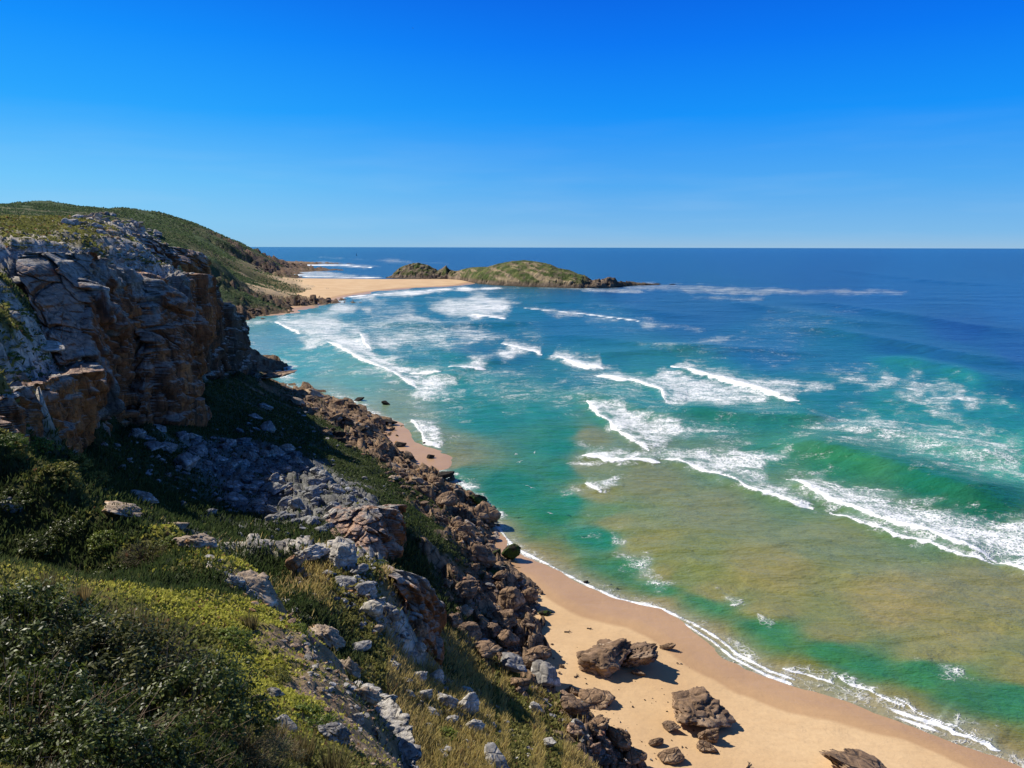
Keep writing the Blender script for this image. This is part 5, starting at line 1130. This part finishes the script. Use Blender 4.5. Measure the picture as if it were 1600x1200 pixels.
for u, v, a, m_, lb in [(500, 920, 40, LEAF_OLIVE, 'olive bush in front of the orange upright rock'), (524, 905, 26, LEAF_GREEN, 'round green bush under the big beige boulder'), (515, 870, 20, LEAF_GREEN, 'small green bush between the two top boulders'), (590, 880, 34, LEAF_GREEN, 'green bush on the lit shelf of the spur'), (618, 890, 30, LEAF_GREEN, 'green bush at the back of the lit shelf'), (545, 970, 44, LEAF_OLIVE, 'olive bush on the sunlit strip of the spur'), (570, 1000, 40, LEAF_OLIVE, 'olive bush low on the sunlit strip'),
                        (600, 1020, 36, LEAF_OLIVE, 'tawny bush at the foot of the spur rocks'), (674, 935, 20, LEAF_GREEN, 'small bright bush on the dark cliff beside the orange bluff'), (612, 955, 34, LEAF_GREEN, 'green bush beside the long white rock'), (650, 1045, 30, LEAF_OLIVE, 'small bush above the white cluster'), (695, 1150, 60, LEAF_GREEN, 'bright green patch under the white cluster'), (705, 1085, 34, LEAF_GREEN, 'green tuft behind the largest white rock'), (745, 1040, 34, LEAF_DARK, 'dark green bush at the top edge of the grass slope'), (840, 1125, 24, LEAF_GREEN, 'green bush under the perched white rock'), (900, 1165, 20, LEAF_GREEN, 'little green bush at the slope foot')]:
    bush_at(u, v, a, 'mid', m_, lb, 'bushes of the middle spur and slope', hk=.7)
def scatter_shrubs(poly, n, smin, smax, mats, label, group, hk=.7):
    A = PL(poly); lo, hi = A.min(0), A.max(0); k = 0
    while k < n:
        u = random.uniform(lo[0], hi[0]); v = random.uniform(lo[1], hi[1])
        if inside(np.array([[u, v]]), A)[0]:
            bush_at(u, v, random.uniform(smin, smax), 'far', random.choice(mats), label, group, hk, parts=False); k += 1
scatter_shrubs('0,345 90,345 150,355 200,385 280,412 230,415 120,390 0,388', 130, 7, 19, [LEAF_OLIVE, LEAF_GREEN, LEAF_OLIVE, LEAF_DARK], 'low olive or green shrub on the plateau above the cliff', 'plateau shrubs')
scatter_shrubs('0,420 30,470 60,520 80,560 60,600 0,615', 60, 10, 26, [LEAF_OLIVE, LEAF_GREEN, LEAF_DARK], 'green shrub on the stepped buttress left of the cliff', 'shrubs on the stepped buttress')
scatter_shrubs('0,672 60,700 130,745 110,760 40,725 0,705', 14, 24, 60, [LEAF_OLIVE, LEAF_GREEN], 'small leafy shrub on the crest of the near ridge', 'small shrubs on the near crest')

# ------------------------------------------------------------------ ground cover: grass, mat plants, low scrub (uncountable)
def ground_cover(n=420000):
    r_ = np.random.default_rng(77)
    az = np.radians(r_.uniform(-37, 9, n)); lr = r_.uniform(math.log(5.5), math.log(235), n); rr = np.exp(lr)
    x = rr*np.sin(az); y = rr*np.cos(az)
    a = ((az-la0)/(la1-la0)*(naz-1)).astype(int); b = ((lr-lr0)/(lr1-lr0)*(nr-1)).astype(int)
    K = KW.reshape(naz, nr, -1)[a, b]; z = height(x, y)
    kk = np.array([sum(K[:, kinds.index(c)] for c in g) for g in ('m', 'd', 'k', 'go')]).T
    tot = kk.sum(1); extra = sum(K[:, kinds.index(c)] for c in 'psw')*0.06
    pick = r_.random(n)
    keep = (pick < tot**1.5+extra) & (z > 1.0)
    x, y, z, rr, kk = x[keep], y[keep], z[keep], rr[keep], kk[keep]+1e-4
    n = len(x); cum = np.cumsum(kk/kk.sum(1, keepdims=True), 1); ty = (r_.random(n)[:, None] > cum).sum(1).clip(0, 3)
    P0 = np.stack([x, y, z], -1)
    pn_ = fbm(P0*[.8, .8, 0]/np.clip(rr[:, None]/25, .6, 6), 3, 5); pn2 = fbm(P0*[.25, .25, 0], 3, 6)
    ty = np.where((ty == 0) & (pn2 > .45), 3, ty); ty = np.where((ty == 1) & (pn_ > .42), 3, ty)
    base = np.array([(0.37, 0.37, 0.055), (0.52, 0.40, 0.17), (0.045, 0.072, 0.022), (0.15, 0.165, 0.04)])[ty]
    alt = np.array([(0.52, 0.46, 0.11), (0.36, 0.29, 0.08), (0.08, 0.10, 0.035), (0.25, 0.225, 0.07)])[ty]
    f = np.clip(r_.random(n)*.8+pn_*.5, 0, 1)[:, None]; col = base*(1-f)+alt*f
    col *= r_.uniform(.7, 1.25, n)[:, None]
    red = (r_.random(n) < .03) & (ty != 2); col[red] = (0.22, 0.12, 0.06)
    hgt = np.array([.0045, .0125, .0085, .0060])[ty]*rr*r_.uniform(.5, 1.4, n); hgt = np.clip(hgt, .05, np.where(rr > 95, .38, .8))
    wd = np.array([.0022, .00085, .0013, .0024])[ty]*rr*r_.uniform(.6, 1.3, n)
    lean = r_.normal(size=(n, 3))*np.array([.8, .38, .45, .8])[ty][:, None]; lean[:, 2] = 1; lean[:, 0] += .25
    up = unit(lean); sd_ = unit(np.cross(up, r_.normal(size=(n, 3))))
    V = np.stack([P0-sd_*wd[:, None]*.6-up*.03, P0+sd_*wd[:, None]*.6-up*.03, P0+up*hgt[:, None]*.6+sd_*wd[:, None], P0+up*hgt[:, None]], 1)
    lf = (ty == 0) | (ty == 3)
    V[lf] = np.stack([P0-sd_*0, P0+up*hgt[:, None]*.5+sd_*wd[:, None], P0+up*hgt[:, None], P0+up*hgt[:, None]*.5-sd_*wd[:, None]], 1)[lf]
    me = make_mesh('ground_cover', V.reshape(-1, 3), np.arange(4*n).reshape(n, 4), False, None, {'tint': np.repeat(col, 4, 0)})
    print('cover', n)
    tag(link('ground_cover', me, COVER), label='grass, mat plants and low scrub covering the slopes', cat='ground cover', kind='stuff')
ground_cover()
def far_scrub(n=260000):
    r_ = np.random.default_rng(78)
    az = np.radians(r_.uniform(-36, -14, n)); lr = r_.uniform(math.log(240), math.log(1700), n); rr = np.exp(lr); x = rr*np.sin(az); y = rr*np.cos(az)
    a = ((az-la0)/(la1-la0)*(naz-1)).astype(int); b = ((lr-lr0)/(lr1-lr0)*(nr-1)).astype(int)
    K = KW.reshape(naz, nr, -1)[a, b]; z = height(x, y); P0 = np.stack([x, y, z], -1)
    cl = fbm(P0*[1, 1, 0]/22.0, 4, 12)+0.35*r_.random(n)
    pr = sum(K[:, kinds.index(c)] for c in 'hogk')+0.25*K[:, kinds.index('c')]
    keep = (z > 1.5) & (r_.random(n) < pr) & (cl > 0.02)
    P0, rr = P0[keep], rr[keep]; n = len(P0)
    g = r_.random(n)[:, None]; col = np.array([0.06, 0.095, 0.045])*(1-g)+np.array([0.11, 0.155, 0.065])*g  # scrub green lightened to imitate distance haze
    h = (0.0009*rr*r_.uniform(.4, 1.6, n))[:, None]; w_ = h*r_.uniform(.5, 1.0, (n, 1))
    up = unit(r_.normal(size=(n, 3))*[.5, .5, .2]+[0, 0, 1]); sd_ = unit(np.cross(up, r_.normal(size=(n, 3))))
    V = np.stack([P0-sd_*w_*.7-up*.3, P0+sd_*w_*.7-up*.3, P0+up*h+sd_*w_*.6, P0+up*h*1.1-sd_*w_*.6], 1).reshape(-1, 3)
    me = make_mesh('distant_scrub', V, np.arange(4*n).reshape(n, 4), False, None, {'tint': np.repeat(col, 4, 0)})
    tag(link('distant_scrub', me, COVER), label='dark green scrub covering the far hillsides', cat='scrub', kind='stuff')
far_scrub()
# taller dry grass stalks at the back edge of the thicket and bottom centre
def tuft(u, v, wpx, label, n=160, hpx=60, mat=None, t=None):
    p, tt = hit(u, v)
    if t is not None: tt = t; p = at_t(u, v, t)
    m = tt/FPX; r_ = np.random.default_rng(int(u*7+v)); R_ = wpx*.5*m
    P = np.zeros((n, 3)); ang = r_.uniform(0, 6.28, n); rad = R_*.35*np.sqrt(r_.random(n)); P[:, 0] = rad*np.cos(ang); P[:, 1] = rad*np.sin(ang)
    up = unit(np.stack([np.cos(ang)*rad/R_*1.1, np.sin(ang)*rad/R_*1.1, np.ones(n)], -1)+r_.normal(size=(n, 3))*.14); H_ = hpx*m*r_.uniform(.5, 1.1, n)[:, None]
    sd_ = unit(np.cross(up, r_.normal(size=(n, 3))))*m*1.0
    V = np.stack([P-sd_, P+sd_, P+up*H_*.6+sd_*.8+[0, 0, 0], P+up*H_], 1).reshape(-1, 3)
    o = link('grass_tuft', make_mesh('grass_tuft', V, np.arange(4*n).reshape(n, 4), False), mat or STRAW); o.location = (p[0], p[1], p[2]-.03)
    tag(o, label, 'grass', 'tall grass tufts')
for u, v, w_, h_, lb in [(75, 925, 40, 44, 'dry reddish grass tuft rising behind the thicket crest at left'), (130, 940, 40, 40, 'thin pale grass tuft on the thicket crest'), (215, 985, 46, 56, 'pale grass tuft behind the thicket'), (245, 1000, 50, 50, 'reddish grass tuft at the thicket shoulder')]:
    tuft(u, v, w_, lb, 70, h_, t=13.6)
for u, v, w_, h_, lb in [(470, 1190, 90, 60, 'tawny grass tuft at the bottom beside the white sunk rock'), (380, 1190, 80, 60, 'green grey grass tuft at the bottom edge'), (520, 1215, 80, 60, 'tawny grass tuft at the bottom edge by the tilted slab'), (330, 1135, 60, 50, 'grass tuft between thicket and mat plants'), (320, 1060, 40, 40, 'small pale grass tuft beside the thicket'), (430, 1165, 60, 46, 'pale grass tuft in front of the white sunk rock'), (390, 985, 40, 30, 'tawny grass tuft in the upper mat plants')]:
    tuft(u, v, w_, lb, 170, h_)

# ------------------------------------------------------------------ gulls, people, boat, driftwood
def flat_mat(name, c, rough=.7):
    t = NT(name); p = t.pos(); n_ = t.noise(p, 3.0, 4, .6)
    return t.done(t.bsdf(t.mix(t.rng(n_, .3, .7), tuple(.85*np.array(c)), c), rough, .2))
FEATHER = flat_mat('white_feathers', (.80, .80, .80)); DARKF = flat_mat('dark_feathers', (.05, .05, .055))
def bird_mesh(name, wing_up=.25):
    ns, nr_ = 14, 10; V = []
    xs = np.linspace(-.28, .26, ns); rad = np.interp(xs, [-.28, -.2, -.05, .08, .16, .20, .26], [.012, .03, .062, .055, .038, .042, .008])
    for i, (x_, r0) in enumerate(zip(xs, rad)):
        for j in range(nr_):
            a_ = 2*math.pi*j/nr_; y_ = r0*math.cos(a_); z_ = r0*math.sin(a_)*.85
            V.append([y_, x_, z_])
    V = np.array(V); F = [[i*nr_+j, i*nr_+(j+1) % nr_, (i+1)*nr_+(j+1) % nr_, (i+1)*nr_+j] for i in range(ns-1) for j in range(nr_)]
    for sgn in (1, -1):
        b = len(V); W = []
        for k, s_ in enumerate(np.linspace(0, 1, 8)):
            yy = sgn*(.02+.62*s_); ch = .17*(1-s_)**.6+.015; x0 = .07+.10*math.sin(s_*math.pi*.6)-.16*s_*s_; zz = .02+wing_up*(math.sin(s_*2.2))*.5-.12*s_*s_
            W += [[yy, x0+ch*.4, zz], [yy, x0, zz+.012], [yy, x0-ch*.6, zz], [yy, x0, zz-.008]]
        V = np.vstack([V, W])
        for k in range(7):
            for e in range(4): F.append([b+k*4+e, b+k*4+(e+1) % 4, b+(k+1)*4+(e+1) % 4, b+(k+1)*4+e])
    return make_mesh(name, V, np.array(F), True)
gm = bird_mesh('gull'); gm.materials.append(FEATHER)
for i, (u, v, t, lb, k_) in enumerate([(705, 684, 150, 'white gull gliding over the shallows beside the cove', 1.3), (806, 710, 150, 'white gull low over the green water, left of a pair', 1.2), (812, 722, 140, 'white gull just below another over the green water', 1.1), (835, 707, 160, 'tiny white gull right of the pair', .8), (830, 762, 120, 'white gull with spread wings nearest the rubble point', 1.5), (700, 681, 170, 'tiny gull beside the gliding one', .6), (860, 802, 120, 'small white gull low over the channel', .9)]):
    o = link('gull', gm); p = at_t(u, v, t); o.location = p; o.rotation_euler = (random.uniform(-.2, .2), random.uniform(-.5, .5), random.uniform(0, 6)); o.scale = (k_,)*3
    tag(o, lb, 'gull', 'gulls over the water')
bm_ = gm.copy(); bm_.materials.clear(); bm_.materials.append(DARKF)
o = link('bird', bm_); o.location = at_t(645, 44, 330); o.rotation_euler = (0, .3, .6); tag(o, 'lone dark bird high in the sky', 'bird')
def person(u, v, top, legs, label, rz):
    p = on_z(u, v, 1.6); P0, t = hit(u, v)
    bm = bmesh.new(); sk = bm.verts.layers.skin.verify()
    J = dict(pel=((0, 0, .95), .13), che=((0, 0, 1.3), .15), nec=((0, 0, 1.48), .06), hd=((0, 0, 1.62), .10), hd2=((0, .01, 1.72), .09),
             shl=((-.19, 0, 1.40), .055), ell=((-.24, .03, 1.12), .045), hal=((-.23, .12, .88), .035), shr=((.19, 0, 1.40), .055), elr=((.24, -.03, 1.12), .045), har=((.25, .04, .86), .035),
             hil=((-.09, 0, .88), .09), knl=((-.10, .12, .48), .06), anl=((-.10, .02, .08), .045), fol=((-.10, .16, .04), .035), hir=((.09, 0, .88), .09), knr=((.10, -.02, .48), .06), anr=((.10, -.20, .10), .045), for_=((.10, -.08, .04), .035))
    vs = {k: bm.verts.new(c[0]) for k, c in J.items()}
    for k, c in J.items(): vs[k][sk].radius = (c[1], c[1])
    vs['pel'][sk].use_root = True
    for a, b in [('pel', 'che'), ('che', 'nec'), ('nec', 'hd'), ('hd', 'hd2'), ('che', 'shl'), ('shl', 'ell'), ('ell', 'hal'), ('che', 'shr'), ('shr', 'elr'), ('elr', 'har'), ('pel', 'hil'), ('hil', 'knl'), ('knl', 'anl'), ('anl', 'fol'), ('pel', 'hir'), ('hir', 'knr'), ('knr', 'anr'), ('anr', 'for_')]:
        bm.edges.new((vs[a], vs[b]))
    me = bpy.data.meshes.new('person'); bm.to_mesh(me); bm.free()
    o = link('person', me); o.modifiers.new('skin', 'SKIN'); ss = o.modifiers.new('sub', 'SUBSURF'); ss.levels = ss.render_levels = 1
    t_ = NT('walker_clothes'); pz = t_.node('ShaderNodeSeparateXYZ'); t_.lk(t_.pos(), pz.inputs[0])
    c = t_.mix(t_.rng(pz.outputs[2], .93, .95, smooth=False), legs, top); c = t_.mix(t_.rng(pz.outputs[2], 1.49, 1.51, smooth=False), c, (.35, .2, .13)); c = t_.mix(t_.rng(pz.outputs[2], 1.70, 1.72, smooth=False), c, (.03, .02, .015))
    me.materials.append(t_.done(t_.bsdf(c, .8, .2)))
    o.location = (P0[0], P0[1], P0[2]); o.rotation_euler = (0, 0, rz); tag(o, label, 'person', 'walkers on the far beach')
person(510.5, 451.8, (.05, .05, .08), (.03, .03, .05), 'person in dark clothes walking on the far sand bar, left of two', 1.2)
person(513, 451.8, (.12, .10, .10), (.05, .05, .06), 'person walking just right of the darker walker on the sand bar', 1.3)
def boat():
    r = bpy.data.objects.new('sailing_boat', None); COL.objects.link(r); p = on_z(557.5, 399.8, 0.0); r.location = p; r.rotation_euler = (0, 0, 1.2); r.scale = (1.15,)*3
    tag(r, 'tiny dark sailing boat near the horizon', 'boat')
    dk = flat_mat('dark_hull', (.04, .05, .07)); sl = flat_mat('dark_sail', (.10, .13, .20))
    V = []; F = []
    for i, x_ in enumerate(np.linspace(-5, 5, 9)):
        hw = 1.5*(1-(abs(x_)/5.3)**2.4)+.05
        V += [(x_, -hw, 1.3), (x_, -hw*.6, -.3), (x_, hw*.6, -.3), (x_, hw, 1.3)]
        if i:
            b = (i-1)*4
            for e in range(4): F.append([b+e, b+(e+1) % 4, b+4+(e+1) % 4, b+4+e])
    link('hull', make_mesh('hull', np.array(V, float), np.array(F), False), dk, r)
    V = [(x_+dx, dy, z_) for (x_, z_) in [(.0, 1.3), (.0, 15)] for dx, dy in [(-.12, -.12), (.12, -.12), (.12, .12), (-.12, .12)]]
    link('mast', make_mesh('mast', np.array(V, float), np.array([[e, (e+1) % 4, 4+(e+1) % 4, 4+e] for e in range(4)]), False), dk, r)
    V = []; 
    for z_, w_ in [(2.2, 4.6), (6, 3.6), (10, 2.2), (14.6, .2)]:
        for f in (0, .5, 1): V.append((-.15-w_*f, .35*math.sin(f*3.1)*(1-z_/16), z_))
    F = [[i*3+j, i*3+j+1, (i+1)*3+j+1, (i+1)*3+j] for i in range(3) for j in range(2)]
    link('sail', make_mesh('sail', np.array(V, float), np.array(F), True), sl, r)
boat()
DRIFT = flat_mat('weathered_driftwood', (.10, .07, .05))
def stick(u, v, wpx, label, seed):
    p, t = hit(u, v); L = wpx*.5*t/FPX; r_ = np.random.default_rng(seed); V = []; F = []
    def limb(a, b, w0, w1):
        k = len(V); a = np.array(a); b = np.array(b); d = unit(b-a); s_ = unit(np.cross(d, [0, 0, 1.0001])); u_ = np.cross(s_, d)
        for i in range(5):
            q = a+(b-a)*i/4+r_.normal(size=3)*L*.04; w_ = w0+(w1-w0)*i/4
            for e in range(5): V.append(q+s_*w_*math.cos(e*1.257)+u_*w_*math.sin(e*1.257))
            if i:
                for e in range(5): F.append([k+(i-1)*5+e, k+(i-1)*5+(e+1) % 5, k+i*5+(e+1) % 5, k+i*5+e])
    limb((-L, 0, .05), (L, .1*L, .10), .10, .04); limb((-.2*L, 0, .07), (.3*L, -.6*L, .2), .06, .02); limb((.2*L, 0, .07), (.7*L, .5*L, .25), .05, .02)
    o = link('driftwood', make_mesh('driftwood', np.array(V), np.array(F), True), DRIFT); o.location = p; o.rotation_euler = (0, 0, r_.uniform(-1, 1))
    tag(o, label, 'driftwood', 'driftwood on the sand')
stick(887, 988, 11, 'small dark stick on the upper sand above the split boulders', 1); stick(921, 983, 8, 'short stick standing out of the sand near the wet line', 2); stick(901, 1057, 9, 'twig beside the rock pile on the sand', 3); stick(1170, 1197, 16, 'bent stick near the bottom edge of the sand', 4); stick(914, 1046, 8, 'tiny twig left of the largest beach boulder', 5)
scatter2 = [(935, 440, 14, 7), (947, 442, 12, 8), (960, 443, 12, 6), (975, 444, 14, 4), (990, 445, 12, 4), (1005, 444, 16, 3), (1025, 444, 16, 3), (1050, 444.5, 14, 2), (915, 446, 10, 5), (905, 448, 12, 4)]
for n_, (u, v, a, b) in enumerate(scatter2):
    p = on_z(u, v, 0.0); m = np.linalg.norm(p-np.array([0, 0, CAMZ]))/FPX
    o = link('skerry', rock_proto(DARKWET if n_ > 4 else BROWN, n_ % 8)); o.location = p; o.scale = (a*m*.5, a*m*.4, b*m*.5); o.rotation_euler = (0, 0, n_)
    tag(o, 'low dark skerry in the surf off the right end of the island', 'rock', 'skerries off the island')
